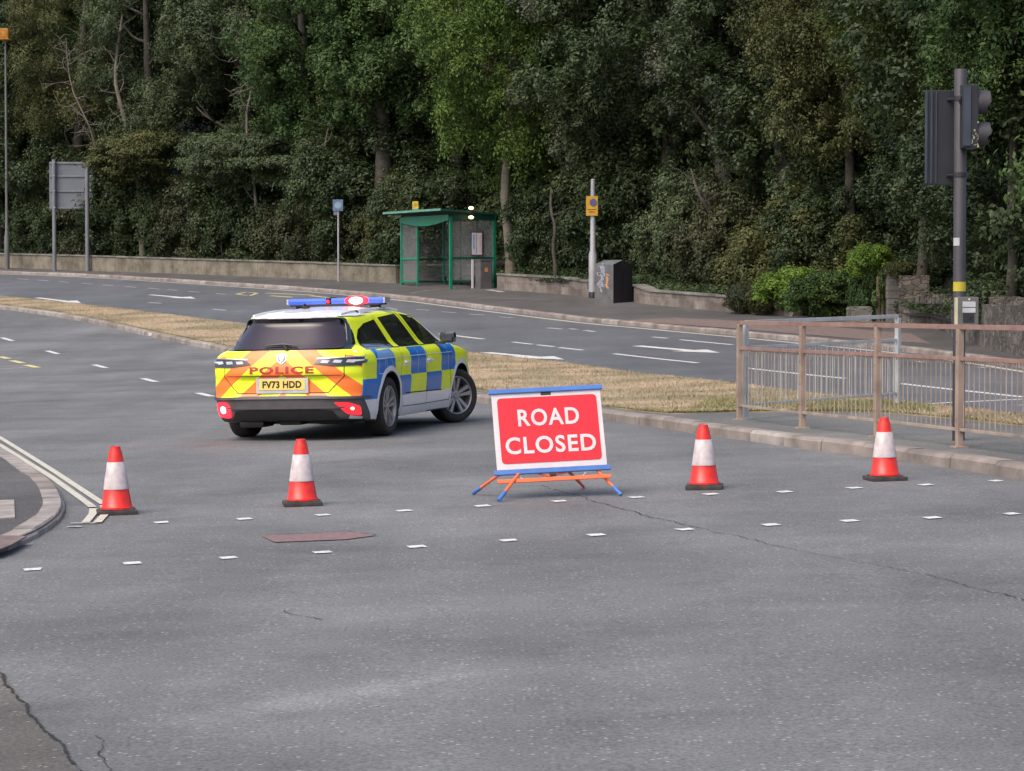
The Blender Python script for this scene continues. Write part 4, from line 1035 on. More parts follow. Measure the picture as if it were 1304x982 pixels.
# ---------------------------------------------------------------- bus shelter
M['green'] = mat('green_shelter_paint', (.008, .20, .115), .4, var=.1, scale=3, coat=.2)
M['greendark'] = mat('dark_green_shelter', (.006, .07, .045), .5, var=.1)
M['pane'] = mat('scratched_glazing', (.35, .37, .38), .25, var=.1, scale=3, alpha=.17)
M['bench'] = M['greendark']
A_, B_s = G(512, 363, .1), G(574, 368.3, .1); al = (A_ - B_s); Lsh = al.xy.length; ax_ = Vector((al.x, al.y, 0)).normalized(); dx_ = Vector((-ax_.y, ax_.x, 0)); dx_ = dx_ if dx_.x > 0 else -dx_
DW = 1.55; sh_ = empty('bus_shelter', B_s)
def sp(a, d, z): 
    q = ax_ * a + dx_ * d; gz = H(B_s.x + q.x, B_s.y + q.y) + .1 - B_s.z
    return Vector((q.x, q.y, gz * 0 + z))
rs_ = Matrix((ax_, dx_, Vector((0, 0, 1)))).transposed()
def sbx(name, a0, a1, d0, d1, z0, z1, m, par=None, bev=.006):
    bm = bmesh.new(); bx(bm, (sp((a0 + a1) / 2, (d0 + d1) / 2, (z0 + z1) / 2)), (a1 - a0, d1 - d0, z1 - z0), rs_, bev); return from_bm(name, bm, m, par or sh_)
HT2 = 2.34
for a, d in ((0, 0), (Lsh, 0), (0, DW), (Lsh, DW)): sbx('post', a - .045, a + .045, d - .045, d + .045, -.05 + (.10 if a > 1 else 0), HT2, M['green'])
for a, d in ((Lsh * .33, DW), (Lsh * .66, DW), (Lsh - 1.35, 0)): sbx('mullion', a - .03, a + .03, d - .03, d + .03, .1, HT2 - .02, M['green'] if d == 0 else M['greendark'])
# roof: slab sloping gently, curved fascia along the front
bm = bmesh.new(); 
for (a0, a1, z) in ((-.25, Lsh + .55, 0),):
    v = [sp(a, d, zz) for d, zz in ((-.45, HT2 + .20), (DW + .2, HT2 + .06)) for a in (a0, a1)]
    lo = [bm.verts.new(q) for q in v]; hi = [bm.verts.new(q + Vector((0, 0, .05))) for q in v]
    for f in ((0, 1, 3, 2),): bm.faces.new([lo[i] for i in f]); bm.faces.new([hi[i] for i in f])
    for i, j in ((0, 1), (1, 3), (3, 2), (2, 0)): bm.faces.new((lo[i], lo[j], hi[j], hi[i]))
from_bm('roof', bm, M['greendark'], sh_)
sbx('roof_edge', -.25, Lsh + .55, -.48, -.45, HT2 + .19, HT2 + .26, mat('pale_green_edge', (.12, .28, .23), .4), bev=.003)
sbx('end_beam', -.05, .05, .05, DW, HT2 - .10, HT2 + .08, M['greendark'])
bm = bmesh.new(); prev = None
for k in range(17):
    t = k / 16; a = Lsh * t; dr = .16 * math.sin(math.pi * t)
    row = [bm.verts.new(sp(a, dd, z)) for dd, z in ((-.05, HT2 - .10 - dr), (-.05, HT2 + .07), (-.09, HT2 + .07), (-.09, HT2 - .10 - dr))]
    if prev:
        for m_ in range(4): bm.faces.new((prev[m_], prev[(m_ + 1) % 4], row[(m_ + 1) % 4], row[m_]))
    else: bm.faces.new(row)
    prev = row
bm.faces.new(prev[::-1]); from_bm('curved_fascia', bm, M['green'], sh_)
# rails and panes
for nm, z0, z1 in (('low_rail', .22, .29), ('mid_rail', .98, 1.05)):
    sbx(nm, .045, -.0 + .0451, 0, 0.001, 0, .001, M['green']) if 0 else None
    sbx(nm, -.02, .02, .05, DW - .05, z0, z1, M['greendark'])
    sbx(nm, Lsh - 1.35, Lsh - .045, -.02, .02, z0, z1, M['green'])
    sbx(nm, .05, Lsh - .05, DW - .02, DW + .02, z0, z1, M['greendark'])
    sbx(nm, Lsh - .02, Lsh + .02, .05, DW - .05, z0, z1, M['greendark'])
for z0, z1 in ((.29, .98), (1.05, HT2 - .1)):
    sbx('glass_pane', -.004, .004, .05, DW - .05, z0, z1, M['pane'], bev=0)
    sbx('glass_pane', Lsh - 1.32, Lsh - .05, -.004, .004, z0, z1, M['pane'], bev=0)
    sbx('glass_pane', Lsh - .004, Lsh + .004, .05, DW - .05, z0, z1, M['pane'], bev=0)
    for k in range(3): sbx('glass_pane', Lsh * k / 3 + .06, Lsh * (k + 1) / 3 - .04, DW - .004, DW + .004, z0, z1, M['pane'], bev=0)
sbx('bench', .35, Lsh - .4, DW - .45, DW - .15, .42, .47, M['greendark']); 
for a in (.7, Lsh - .8): sbx('bench_leg', a - .03, a + .03, DW - .33, DW - .27, 0, .42, M['greendark'])
sbx('end_bench', .10, .13, .85, 1.45, .30, .42, M['greendark'])
# timetable poster on the end panel, white post and grey bin before it
fr1 = sbx('timetable_case', -.06, -.02, .70, 1.14, 1.10, 1.86, M['cabdark'])
sbx('timetable', -.075, -.062, .72, 1.08, 1.12, 1.83, M['signwhite'], fr1, .002)
sbx('timetable_column', -.079, -.076, .75, .82, 1.30, 1.78, mat('timetable_blue', (.22, .32, .55), .6), fr1, 0); sbx('timetable_column', -.079, -.076, .86, .89, 1.16, 1.80, mat('timetable_ink', (.25, .27, .32), .6), fr1, 0); sbx('timetable_column', -.079, -.076, .99, 1.05, 1.20, 1.76, mat('timetable_pink', (.62, .42, .45), .6), fr1, 0)
sbx('white_post', -.12, -.07, .70, .76, -.03, .96, M['signwhite'], bev=.004)
M['warm'] = mat('lit_shelter_lamp', (1, .85, .6), .4, emit=(1, .62, .30), estr=2.2)
for z in (HT2 + .28, HT2 - .02):
    bm = bmesh.new(); bmesh.ops.create_uvsphere(bm, u_segments=14, v_segments=8, radius=1, matrix=Matrix.Translation(sp(-.32, .58, z)) @ Matrix.Diagonal((.09, .08, .055, 1))); from_bm('lamp', bm, M['warm'], sh_, True)
bm = bmesh.new(); bx(bm, sp(-.31, .60, HT2 + .13), (.10, .10, .10), rs_, .01); from_bm('lamp_bracket', bm, M['cabdark'], sh_)
# little yellow plate standing on the roof
q = at(529, 261.5, A_.y - 1.2) - B_s
bm = bmesh.new(); bx(bm, q, (.20, .02, .26), bevel=.004); fp = from_bm('stop_flag', bm, mat('yellow_stop_flag', (.62, .48, .05), .5), sh_)
bm = bmesh.new(); lathe(bm, [(.001, -.003), (.06, -.003), (.06, .003)], 16, 'y', cap=False); bmesh.ops.translate(bm, verts=bm.verts, vec=q + Vector((0, -.015, .02))); from_bm('flag_disc', bm, M['psign'], fp)
bm = bmesh.new(); bx(bm, q + Vector((0, 0, -.18)), (.22, .03, .12), bevel=.004); from_bm('flag_base', bm, mat('pale_green_base', (.10, .35, .26), .5), sh_)
tag(sh_, 'green framed bus shelter with scratched glass panes, a timetable and two lit lamps', 'bus shelter')
bpos = B_s + sp(-.42, .98, 0); bm = bmesh.new(); bx(bm, (0, 0, .44), (.42, .42, .94), rs_, .03); bx(bm, (0, 0, .93), (.46, .46, .05), rs_, .015)
o = from_bm('litter_bin', bm, mat('litter_bin_grey', (.10, .095, .10), .6, var=.15, scale=4)); o.location = (bpos.x, bpos.y, H(bpos.x, bpos.y) + .08); tag(o, 'plain grey square litter bin at the right end of the bus shelter', 'litter bin')
bm = bmesh.new(); bx(bm, -ax_ * .215 + Vector((0, 0, .62)), (.008, .12, .14), rs_, .002); from_bm('orange_label', bm, M['org'], o)

# ---------------------------------------------------------------- walls
def stone(name, base, base2, mortar, sx=.5, sy=.22, brick=True, bump=.6):
    m = bpy.data.materials.new(name); m.use_nodes = True; n, l = m.node_tree.nodes, m.node_tree.links; b = n['Principled BSDF']
    tc = n.new('ShaderNodeTexCoord'); V = tc.outputs['UV' if brick else 'Object']
    dn = n.new('ShaderNodeTexNoise'); dn.inputs['Scale'].default_value = 3; l.new(V, dn.inputs['Vector'])
    ad = n.new('ShaderNodeMix'); ad.data_type = 'VECTOR'; ad.inputs[0].default_value = .03 if brick else .09; dn.inputs['Scale'].default_value = 3 if brick else 8; dn.inputs['Detail'].default_value = 4; l.new(V, ad.inputs[4]); l.new(dn.outputs['Color'], ad.inputs[5])
    if brick:
        t = n.new('ShaderNodeTexBrick'); t.inputs['Scale'].default_value = 1; t.inputs['Brick Width'].default_value = sx; t.inputs['Row Height'].default_value = sy; t.inputs['Mortar Size'].default_value = .012; t.inputs['Color1'].default_value = (*base, 1); t.inputs['Color2'].default_value = (*base2, 1); t.inputs['Mortar'].default_value = (*mortar, 1)
        l.new(ad.outputs[1], t.inputs['Vector']); colr = t.outputs['Color']; hgt_ = t.outputs['Fac']
    else:
        t = n.new('ShaderNodeTexVoronoi'); t.feature = 'DISTANCE_TO_EDGE'; t.inputs['Scale'].default_value = 1 / sx; mp = n.new('ShaderNodeMapping'); mp.inputs['Scale'].default_value = (1, 1, sx / sy); l.new(ad.outputs[1], mp.inputs['Vector']); l.new(mp.outputs[0], t.inputs['Vector'])
        t2 = n.new('ShaderNodeTexVoronoi'); t2.inputs['Scale'].default_value = 1 / sx; l.new(mp.outputs[0], t2.inputs['Vector'])
        sc = n.new('ShaderNodeSeparateColor'); l.new(t2.outputs['Color'], sc.inputs[0])
        mxa = n.new('ShaderNodeMix'); mxa.data_type = 'RGBA'; l.new(sc.outputs[0], mxa.inputs[0]); mxa.inputs[6].default_value = (*base, 1); mxa.inputs[7].default_value = (*base2, 1)
        st = n.new('ShaderNodeMapRange'); st.inputs[1].default_value = .0; st.inputs[2].default_value = .10; l.new(t.outputs['Distance'], st.inputs[0])
        mxb = n.new('ShaderNodeMix'); mxb.data_type = 'RGBA'; l.new(st.outputs[0], mxb.inputs[0]); mxb.inputs[6].default_value = (*mortar, 1); l.new(mxa.outputs[2], mxb.inputs[7]); colr = mxb.outputs[2]; hgt_ = st.outputs[0]
    no = n.new('ShaderNodeTexNoise'); no.inputs['Scale'].default_value = 1.3; no.inputs['Detail'].default_value = 8; no.inputs['Roughness'].default_value = .7; l.new(V, no.inputs['Vector'])
    rr_ = n.new('ShaderNodeValToRGB'); rr_.color_ramp.elements[0].position = .38; rr_.color_ramp.elements[1].position = .62; rr_.color_ramp.elements[0].color = (.35, .33, .30, 1); rr_.color_ramp.elements[1].color = (1.1, 1.1, 1.1, 1); l.new(no.outputs['Fac'], rr_.inputs['Fac'])
    mu = n.new('ShaderNodeMix'); mu.data_type = 'RGBA'; mu.blend_type = 'MULTIPLY'; mu.inputs[0].default_value = .8; l.new(colr, mu.inputs[6]); l.new(rr_.outputs['Color'], mu.inputs[7]); l.new(mu.outputs[2], b.inputs['Base Color']); b.inputs['Roughness'].default_value = .9
    bu = n.new('ShaderNodeBump'); bu.inputs['Strength'].default_value = bump; bu.inputs['Distance'].default_value = .03; bu.invert = brick; l.new(hgt_, bu.inputs['Height']); l.new(bu.outputs['Normal'], b.inputs['Normal'])
    return m
M['wallA'] = stone('rendered_block_wall', (.21, .185, .145), (.18, .165, .13), (.10, .09, .075), 1.9, 1.4)
M['wallB'] = stone('stained_stone_wall', (.24, .21, .19), (.10, .08, .07), (.19, .17, .15), .9, .24)
M['wallC'] = stone('rubble_stone_wall', (.19, .165, .15), (.085, .075, .065), (.075, .068, .058), .17, .11, brick=False)
M['coping'] = mat('wall_coping', (.17, .165, .15), .9, var=.3, scale=1.5, bump=.4, bscale=10)
def wall(name, base, hs, thick, m, mcope, label, cope=.06, rough=.0, seed=1, cap=True, cat='wall'):
    """wall along ground points, heights hs; the thickness goes away from the road"""
    pts = []; hh_ = []
    for i in range(len(base) - 1):
        n = max(1, int((base[i + 1] - base[i]).length / .5))
        for k in range(n): pts.append(base[i].lerp(base[i + 1], k / n)); hh_.append(hs[i] + (hs[i + 1] - hs[i]) * k / n)
    pts.append(base[-1]); hh_.append(hs[-1]); ns = left_normals(pts); r = random.Random(seed)
    bm = bmesh.new(); uvl = bm.loops.layers.uv.new(); prev = None; L = 0; off = 0
    o3 = pts[0].copy()
    for i, (p, n, h) in enumerate(zip(pts, ns, hh_)):
        if i: L += (p - pts[i - 1]).length
        off = r.uniform(-rough, rough); g = H(p.x, p.y) + .1
        f = p.xy + n * r.uniform(-rough, rough) * .4; b = p.xy + n * thick
        ring = [bm.verts.new((f.x - o3.x, f.y - o3.y, g - .2 - o3.z)), bm.verts.new((f.x - o3.x, f.y - o3.y, g + h + off - o3.z)), bm.verts.new((b.x - o3.x, b.y - o3.y, g + h + off - o3.z)), bm.verts.new((b.x - o3.x, b.y - o3.y, g - .2 - o3.z))]
        us = [(-.2), h + off, h + off + thick, 2 * h + thick]
        if prev:
            for m_ in range(3):
                fc = bm.faces.new((prev[0][m_], ring[m_], ring[m_ + 1], prev[0][m_ + 1]))
                for lo, (u, v) in zip(fc.loops, ((prev[1], prev[2][m_]), (L, us[m_]), (L, us[m_ + 1]), (prev[1], prev[2][m_ + 1]))): lo[uvl].uv = (u, v)
        else: bm.faces.new(ring)
        prev = (ring, L, us)
    bm.faces.new(prev[0][::-1])
    o = from_bm(name, bm, m, recalc=True); o.location = o3
    if cap:
        bm = bmesh.new(); i = 0; st = 2
        while i + 1 < len(pts):
            j = min(i + st, len(pts) - 1); ring0 = None
            for s_, q in ((i, .01), (j, -.01)):
                p, n = pts[s_], ns[s_]; t = (pts[j] - pts[i]).normalized(); g = H(p.x, p.y) + .1 + hh_[s_]
                ring = []
                for dd, z in ((-.04, .002), (-.04, cope), (thick + .04, cope), (thick + .04, .002)):
                    c = p.xy + n * dd + t.xy * q; ring.append(bm.verts.new((c.x - o3.x, c.y - o3.y, g + z - o3.z)))
                if ring0:
                    for m_ in range(4): bm.faces.new((ring0[m_], ring0[(m_ + 1) % 4], ring[(m_ + 1) % 4], ring[m_]))
                    bm.faces.new(ring[::-1])
                else: bm.faces.new(ring)
                ring0 = ring
            i = j
        from_bm('coping', bm, mcope, o)
    return tag(o, label, cat)
wall('wall', gl([(-90, 337), (0, 340.5), (114, 345), (240, 349), (369, 354), (504, 361), (562, 358.3), (628, 358)], .1), [.55, .55, .58, .55, .56, .58, .55, .5], .28, M['wallA'], M['coping'], 'long low pale wall running from the left edge to the bus shelter')
wall('wall', gl([(633, 369), (714, 374.5), (751, 379), (797, 384)], .1), [.47, .47, .45, .45], .28, M['wallB'], M['coping'], 'stained low stone wall between the bus shelter and the cabinet')
wall('wall', gl([(807, 385), (829, 388), (923, 397), (1010, 403)], .1), [.46, .36, .38, .36], .3, M['wallB'], M['coping'], 'broken low dark stone wall just right of the cabinet', rough=.02)
wall('wall', gl([(1146, 412), (1180, 417), (1211, 425)], .1), [.55, .62, .72], .4, M['wallC'], M['coping'], 'short rubble wall with upright coping stones right of the gate pillar', rough=.05, cap=False)
wall('wall', gl([(1211, 428), (1241, 438), (1265, 446), (1304, 455), (1420, 475)], .1), [.74, .82, .84, .95, 1.0], .45, M['wallC'], M['coping'], 'mossy rubble stone wall behind the traffic signal at the right edge', rough=.04, cap=False, seed=3)
# upright coping stones
for a, b, hs, lab in (((1146, 412), (1209, 425), .6, 'upright rough stones set along the top of the short rubble wall'), ((1215, 429), (1400, 472), .86, 'rough stones lining the top of the mossy wall at right')):
    pa, pb = G(*a, .1), G(*b, .1); n = int((pb - pa).length / .17); bm = bmesh.new(); r = random.Random(n); nn = Vector((-(pb - pa).y, (pb - pa).x, 0)).normalized()
    for k in range(n):
        p = pa.lerp(pb, k / n) + nn * .2; h0 = hs - .10 + (.15 * k / n if hs < .7 else .1 * k / n); hh3 = r.uniform(.12, .24)
        bx(bm, (p.x, p.y, H(p.x, p.y) + .08 + h0 + hh3 / 2), (r.uniform(.10, .15), r.uniform(.25, .34), hh3), Matrix.Rotation(math.atan2((pb - pa).y, (pb - pa).x) + r.uniform(-.2, .2), 3, 'Z') @ Matrix.Rotation(r.uniform(-.2, .2), 3, 'Y'), .025)
    tag(from_bm('coping_stones', bm, M['wallC']), lab, 'coping')
# gate pillar, stub of old wall, timber post
p = G(1137.5, 409.5, .1); zz = at(0, 345, p.y).z - p.z
bm = bmesh.new(); r = random.Random(3); z = -.05
while z < zz:
    h = r.uniform(.13, .2); w_ = .34; off = r.uniform(-.012, .012)
    bx(bm, (off, 0, z + h / 2), (w_ + r.uniform(-.015, .015), .36, h - .012), bevel=.018); z += h
bx(bm, (0, 0, zz / 2), (.31, .33, zz - .05))
o = from_bm('gate_pillar', bm, mat('pillar_stone', (.17, .165, .16), .9, scale=4, bump=.5, bscale=15, col2=(.09, .085, .08))); o.location = p; tag(o, 'squared grey stone gate pillar beside the ivy mound', 'pillar')
p2 = G(1166, 413, .1) + Vector((0, .35, 0)); zz2 = at(0, 350, p2.y).z - p2.z
wall('wall', [p2 + Vector((-.35, 0, 0)), p2 + Vector((.36, -.1, 0))], [zz2 - .02, zz2 + .0], .4, M['wallC'], M['coping'], 'tall broken stub of old stone wall right of the gate pillar', rough=.03, cap=False, seed=9)
p3 = G(1120, 409, .1); zz3 = at(0, 352, p3.y).z - p3.z
bm = bmesh.new(); bx(bm, (-.04, 0, zz3 / 2), (.085, .10, zz3), bevel=.01); bx(bm, (.06, .03, zz3 / 2 - .03), (.07, .10, zz3 - .05), bevel=.01); o = from_bm('gate_post', bm, mat('old_timber', (.20, .15, .11), .9, scale=6, col2=(.11, .08, .06))); o.location = p3; tag(o, 'weathered timber gate post between ivy and stone pillar', 'post')
p4 = G(1097, 409.5, .1); bm = bmesh.new(); bx(bm, (-.05, 0, .14), (.6, .3, .42), bevel=.07); bmesh.ops.subdivide_edges(bm, edges=bm.edges, cuts=3)
r = random.Random(2)
for v in bm.verts: v.co += Vector((r.uniform(-.02, .02), r.uniform(-.02, .02), r.uniform(-.02, .02)))
o = from_bm('stone_block', bm, M['coping']); o.location = p4; tag(o, 'pale rough stone base showing under the ivy mound', 'stone')

# ---------------------------------------------------------------- woodland
def leafmat(name, c1, c2, c3, rough=.6, spec=.22, scale=.55):
    m = bpy.data.materials.new(name); m.use_nodes = True; n, l = m.node_tree.nodes, m.node_tree.links; b = n['Principled BSDF']; out = n['Material Output']
    tc = n.new('ShaderNodeTexCoord'); no = n.new('ShaderNodeTexNoise'); no.inputs['Scale'].default_value = scale; no.inputs['Detail'].default_value = 4; l.new(tc.outputs['Object'], no.inputs['Vector'])
    r = n.new('ShaderNodeValToRGB'); e = r.color_ramp.elements; e[0].position = .32; e[0].color = (*c1, 1); e[1].position = .68; e[1].color = (*c3, 1); k = e.new(.5); k.color = (*c2, 1)
    l.new(no.outputs['Fac'], r.inputs['Fac'])
    n2 = n.new('ShaderNodeTexNoise'); n2.inputs['Scale'].default_value = 9; n2.inputs['Detail'].default_value = 1; l.new(tc.outputs['Object'], n2.inputs['Vector'])
    h = n.new('ShaderNodeHueSaturation'); mr = n.new('ShaderNodeMapRange'); mr.inputs[1].default_value = .3; mr.inputs[2].default_value = .7; mr.inputs[3].default_value = .65; mr.inputs[4].default_value = 1.4
    l.new(n2.outputs['Fac'], mr.inputs[0]); l.new(mr.outputs[0], h.inputs['Value']); l.new(r.outputs['Color'], h.inputs['Color'])
    l.new(h.outputs['Color'], b.inputs['Base Color']); b.inputs['Roughness'].default_value = rough; b.inputs['Specular IOR Level'].default_value = spec
    tr = n.new('ShaderNodeBsdfTranslucent'); l.new(h.outputs['Color'], tr.inputs['Color']); mx = n.new('ShaderNodeMixShader'); mx.inputs[0].default_value = .22
    l.new(b.outputs[0], mx.inputs[1]); l.new(tr.outputs[0], mx.inputs[2]); l.new(mx.outputs[0], out.inputs['Surface'])
    return m
LF = {
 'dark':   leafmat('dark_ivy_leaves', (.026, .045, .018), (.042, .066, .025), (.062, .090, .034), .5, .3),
 'mid':    leafmat('mid_green_leaves', (.036, .066, .022), (.056, .098, .030), (.085, .132, .040)),
 'bright': leafmat('bright_green_leaves', (.046, .088, .026), (.072, .125, .034), (.105, .165, .044)),
 'ash':    leafmat('yellow_green_leaves', (.060, .105, .024), (.088, .145, .031), (.12, .18, .040)),
 'olive':  leafmat('olive_leaves', (.050, .062, .022), (.075, .085, .030), (.10, .105, .040)),
 'silver': leafmat('grey_green_leaves', (.045, .060, .036), (.080, .098, .060), (.15, .16, .11), .5, .35),
 'grey':   leafmat('dull_green_leaves', (.046, .066, .034), (.066, .092, .044), (.09, .12, .055)),
 'brown':  leafmat('brownish_ivy_leaves', (.032, .045, .020), (.050, .058, .027), (.072, .075, .035), .55, .3),
 'ashdark': leafmat('dull_yellow_green_leaves', (.050, .075, .018), (.075, .105, .024), (.105, .135, .032)),
 'lime':   leafmat('fresh_lime_leaves', (.085, .155, .025), (.125, .21, .034), (.17, .27, .042)),
}
BK = mat('tree_bark', (.07, .062, .05), .9, scale=5, bump=.6, bscale=12, col2=(.03, .027, .022))
BKP = mat('pale_bark', (.17, .15, .12), .9, scale=3, bump=.4, bscale=12, col2=(.09, .08, .06))
TWIG = mat('bare_twigs', (.20, .175, .15), .9, scale=5, col2=(.12, .10, .09))
def leaf_mesh(name, seed, R3, nbough, nclump, nleaf, size, brad, crad, droop=0.0, flat=1.0, up=.5):
    """a crown: boughs through an ellipsoid, leaf clumps over each bough's outer side, loose clouds of leaves in each clump"""
    r = np.random.default_rng(seed)
    d = r.normal(size=(nbough, 3)); d /= np.linalg.norm(d, axis=1)[:, None]
    rad = (.45 + .55 * r.random(nbough) ** .6) * (1 + .16 * np.sin(d[:, 0] * 5 + seed) + r.normal(0, .07, nbough))
    bc_ = d * rad[:, None] * np.array(R3); br = brad * r.uniform(.6, 1.35, nbough)
    bi = np.repeat(np.arange(nbough), nclump); n1 = len(bi)
    e = r.normal(size=(n1, 3)); e += d[bi] * .55; e[:, 2] += .45; e /= np.linalg.norm(e, axis=1)[:, None]
    off1 = e * (r.random(n1) ** .35 * br[bi])[:, None]; off1[:, 2] *= flat * .85
    if droop: off1[:, 2] -= droop * .5 * r.random(n1) * br[bi]
    c = bc_[bi] + off1; cr = crad * r.uniform(.5, 1.3, n1)
    idx = np.repeat(np.arange(n1), nleaf); N = len(idx)
    q = r.normal(size=(N, 3)); q /= np.linalg.norm(q, axis=1)[:, None]; rr = r.random(N) ** .6
    off = q * (rr * cr[idx])[:, None]; off[:, 2] *= flat
    if droop: off[:, 2] -= droop * rr ** 2 * cr[idx] * r.random(N) * 1.6
    p = c[idx] + off
    nrm = q * .8 + e[idx] * .7 + r.normal(0, .55, (N, 3)); nrm[:, 2] += up; nrm /= np.linalg.norm(nrm, axis=1)[:, None]
    t = r.normal(size=(N, 3)); 
    if droop: t[:, 2] -= droop
    t -= nrm * np.sum(t * nrm, axis=1)[:, None]; t /= np.linalg.norm(t, axis=1)[:, None]
    b = np.cross(nrm, t); s = size * r.uniform(.5, 1.4, N)[:, None]
    V = np.stack([p - t * s * .5, p + b * s * .25 + nrm * s * .06, p + t * s * .55, p - b * s * .25 + nrm * s * .06], axis=1).reshape(-1, 3)
    me = bpy.data.meshes.new(name); me.vertices.add(4 * N); me.vertices.foreach_set('co', V.astype(np.float32).ravel())
    me.loops.add(4 * N); me.loops.foreach_set('vertex_index', np.arange(4 * N, dtype=np.int32))
    me.polygons.add(N); me.polygons.foreach_set('loop_start', np.arange(0, 4 * N, 4, dtype=np.int32)); me.polygons.foreach_set('loop_total', np.full(N, 4, dtype=np.int32))
    me.update(calc_edges=True); me.materials.append(LF['mid'])
    return me, c
CROWNS = [
 leaf_mesh('crown_round', 1, (3.2, 2.8, 5.0), 66, 17, 100, .125, 1.15, .42),
 leaf_mesh('crown_broad', 2, (3.6, 2.8, 4.6), 64, 17, 100, .15, 1.2, .45, up=.8),
 leaf_mesh('crown_droop', 3, (2.8, 2.4, 5.2), 62, 18, 115, .115, 1.1, .42, droop=.9),
 leaf_mesh('crown_tall', 4, (2.6, 2.4, 5.8), 64, 16, 100, .125, 1.05, .40),
 leaf_mesh('crown_fine', 5, (3.4, 2.8, 4.8), 60, 15, 105, .10, 1.1, .42, up=.3),
 leaf_mesh('crown_glossy', 6, (3.4, 2.8, 4.8), 68, 18, 100, .12, 1.05, .38, up=.6),
]
SHRUBS = [
 leaf_mesh('shrub_ivy', 11, (1.7, .9, 1.6), 32, 12, 95, .095, .55, .30, up=.4),
 leaf_mesh('shrub_leafy', 12, (1.8, .9, 1.4), 30, 12, 95, .105, .6, .32, up=.6),
 leaf_mesh('shrub_layered', 13, (2.5, 1.3, .95), 34, 12, 95, .10, .75, .42, flat=.4, up=1.0),
 leaf_mesh('shrub_low', 14, (1.1, .7, .6), 26, 10, 90, .085, .38, .22, up=.5),
 leaf_mesh('undergrowth', 15, (2.9, 1.6, 2.8), 50, 14, 95, .12, .85, .40, up=.5),
]
def limb_tree(seed, h, r0, lean=(0, 0), nb=8, spread=2.4, start=.3):
    """tapered trunk with forking limbs, one mesh"""
    rnd = random.Random(seed); bm = bmesh.new(); pts = []; n = 9
    for k in range(n + 1):
        t = k / n; pts.append(Vector((lean[0] * t + rnd.uniform(-.09, .09) * h * .05 * (k > 0), lean[1] * t + rnd.uniform(-.09, .09) * h * .05, h * t - .3 * (k == 0))))
    tube(bm, pts, [r0 * (1.25 if k == 0 else 1 - .78 * k / n) for k in range(n + 1)], 10)
    for b in range(nb):
        t = start + (1 - start) * b / nb; i = int(t * n); p = pts[i].lerp(pts[min(i + 1, n)], t * n - i); a = rnd.uniform(0, 2 * math.pi); L = spread * rnd.uniform(.6, 1.1) * (1 - .4 * t)
        q = [p]; d = Vector((math.cos(a), math.sin(a), rnd.uniform(.3, .9))).normalized()
        for k in range(5): d = (d + Vector((rnd.uniform(-.3, .3), rnd.uniform(-.3, .3), rnd.uniform(-.15, .25)))).normalized(); q.append(q[-1] + d * L / 5)
        rb = r0 * .36 * (1 - .5 * t); tube(bm, q, [rb * (1 - .8 * k / 5) for k in range(6)], 6)
        for s in range(2):
            j = rnd.randint(2, 4); d2 = Vector((rnd.uniform(-1, 1), rnd.uniform(-1, 1), rnd.uniform(0, .8))).normalized(); tube(bm, [q[j], q[j] + d2 * L * .25, q[j] + d2 * L * .5 + Vector((0, 0, .1))], [rb * .4, rb * .25, rb * .08], 5)
    me = bpy.data.meshes.new('trunk'); bmesh.ops.recalc_face_normals(bm, faces=bm.faces); bm.to_mesh(me); bm.free(); me.shade_smooth(); me.materials.append(BK); return me
TRUNKS = [limb_tree(1, 9, .26, (.5, .2)), limb_tree(2, 10, .22, (-.6, .1)), limb_tree(3, 9, .30, (.2, -.3), 10), limb_tree(4, 3.0, .07, (.2, 0), 6, 1.2, .15)]
def setmat(o, m): s = o.material_slots[0]; s.link = 'OBJECT'; s.material = m
wallx = gl([(-160, 335), (0, 340.5), (114, 345), (240, 349), (369, 354), (504, 361), (628, 358), (633, 369), (751, 379), (807, 385), (923, 397), (1010, 403), (1130, 409), (1211, 428), (1304, 455), (1450, 478)], .1)
wpx = [-160, 0, 114, 240, 369, 504, 628, 633, 751, 807, 923, 1010, 1130, 1211, 1304, 1450]
def bankz(back): return .35 + .10 * back if back < 8 else 1.15 + .42 * (back - 8)
def behind(px, back):
    """ground point behind the wall, along the line of sight of that wall point"""
    for i in range(len(wpx) - 1):
        if px <= wpx[i + 1] or i == len(wpx) - 2:
            t = (px - wpx[i]) / (wpx[i + 1] - wpx[i]); p = wallx[i].lerp(wallx[i + 1], t); break
    d = p.xy.normalized(); q = p.xy + d * back
    return Vector((q.x, q.y, p.z - .1 + bankz(back)))
# bank of soil behind the walls
bm = bmesh.new(); prev = None; bk = [.45, 2, 4, 6, 8, 11, 15, 22, 32, 45, 60]
for px in range(-420, 1740, 24):
    row = []
    for b in bk: q = behind(px, b); row.append(bm.verts.new(q + Vector((0, 0, .12 * math.sin(q.x * 1.3) * math.cos(q.y)))))
    if prev:
        for i in range(len(bk) - 1): bm.faces.new((prev[i], row[i], row[i + 1], prev[i + 1]))
    prev = row
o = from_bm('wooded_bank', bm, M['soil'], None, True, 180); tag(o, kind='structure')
def beside(px, off):
    """ground point off metres behind the wall, square to it, and the wall's heading there"""
    for i in range(len(wpx) - 1):
        if px <= wpx[i + 1] or i == len(wpx) - 2:
            t = (px - wpx[i]) / (wpx[i + 1] - wpx[i]); p = wallx[i].lerp(wallx[i + 1], t); v = (wallx[i + 1] - wallx[i]).xy.normalized(); break
    q = p.xy + Vector((-v.y, v.x)) * off
    return Vector((q.x, q.y, p.z + .25)), math.atan2(v.y, v.x)
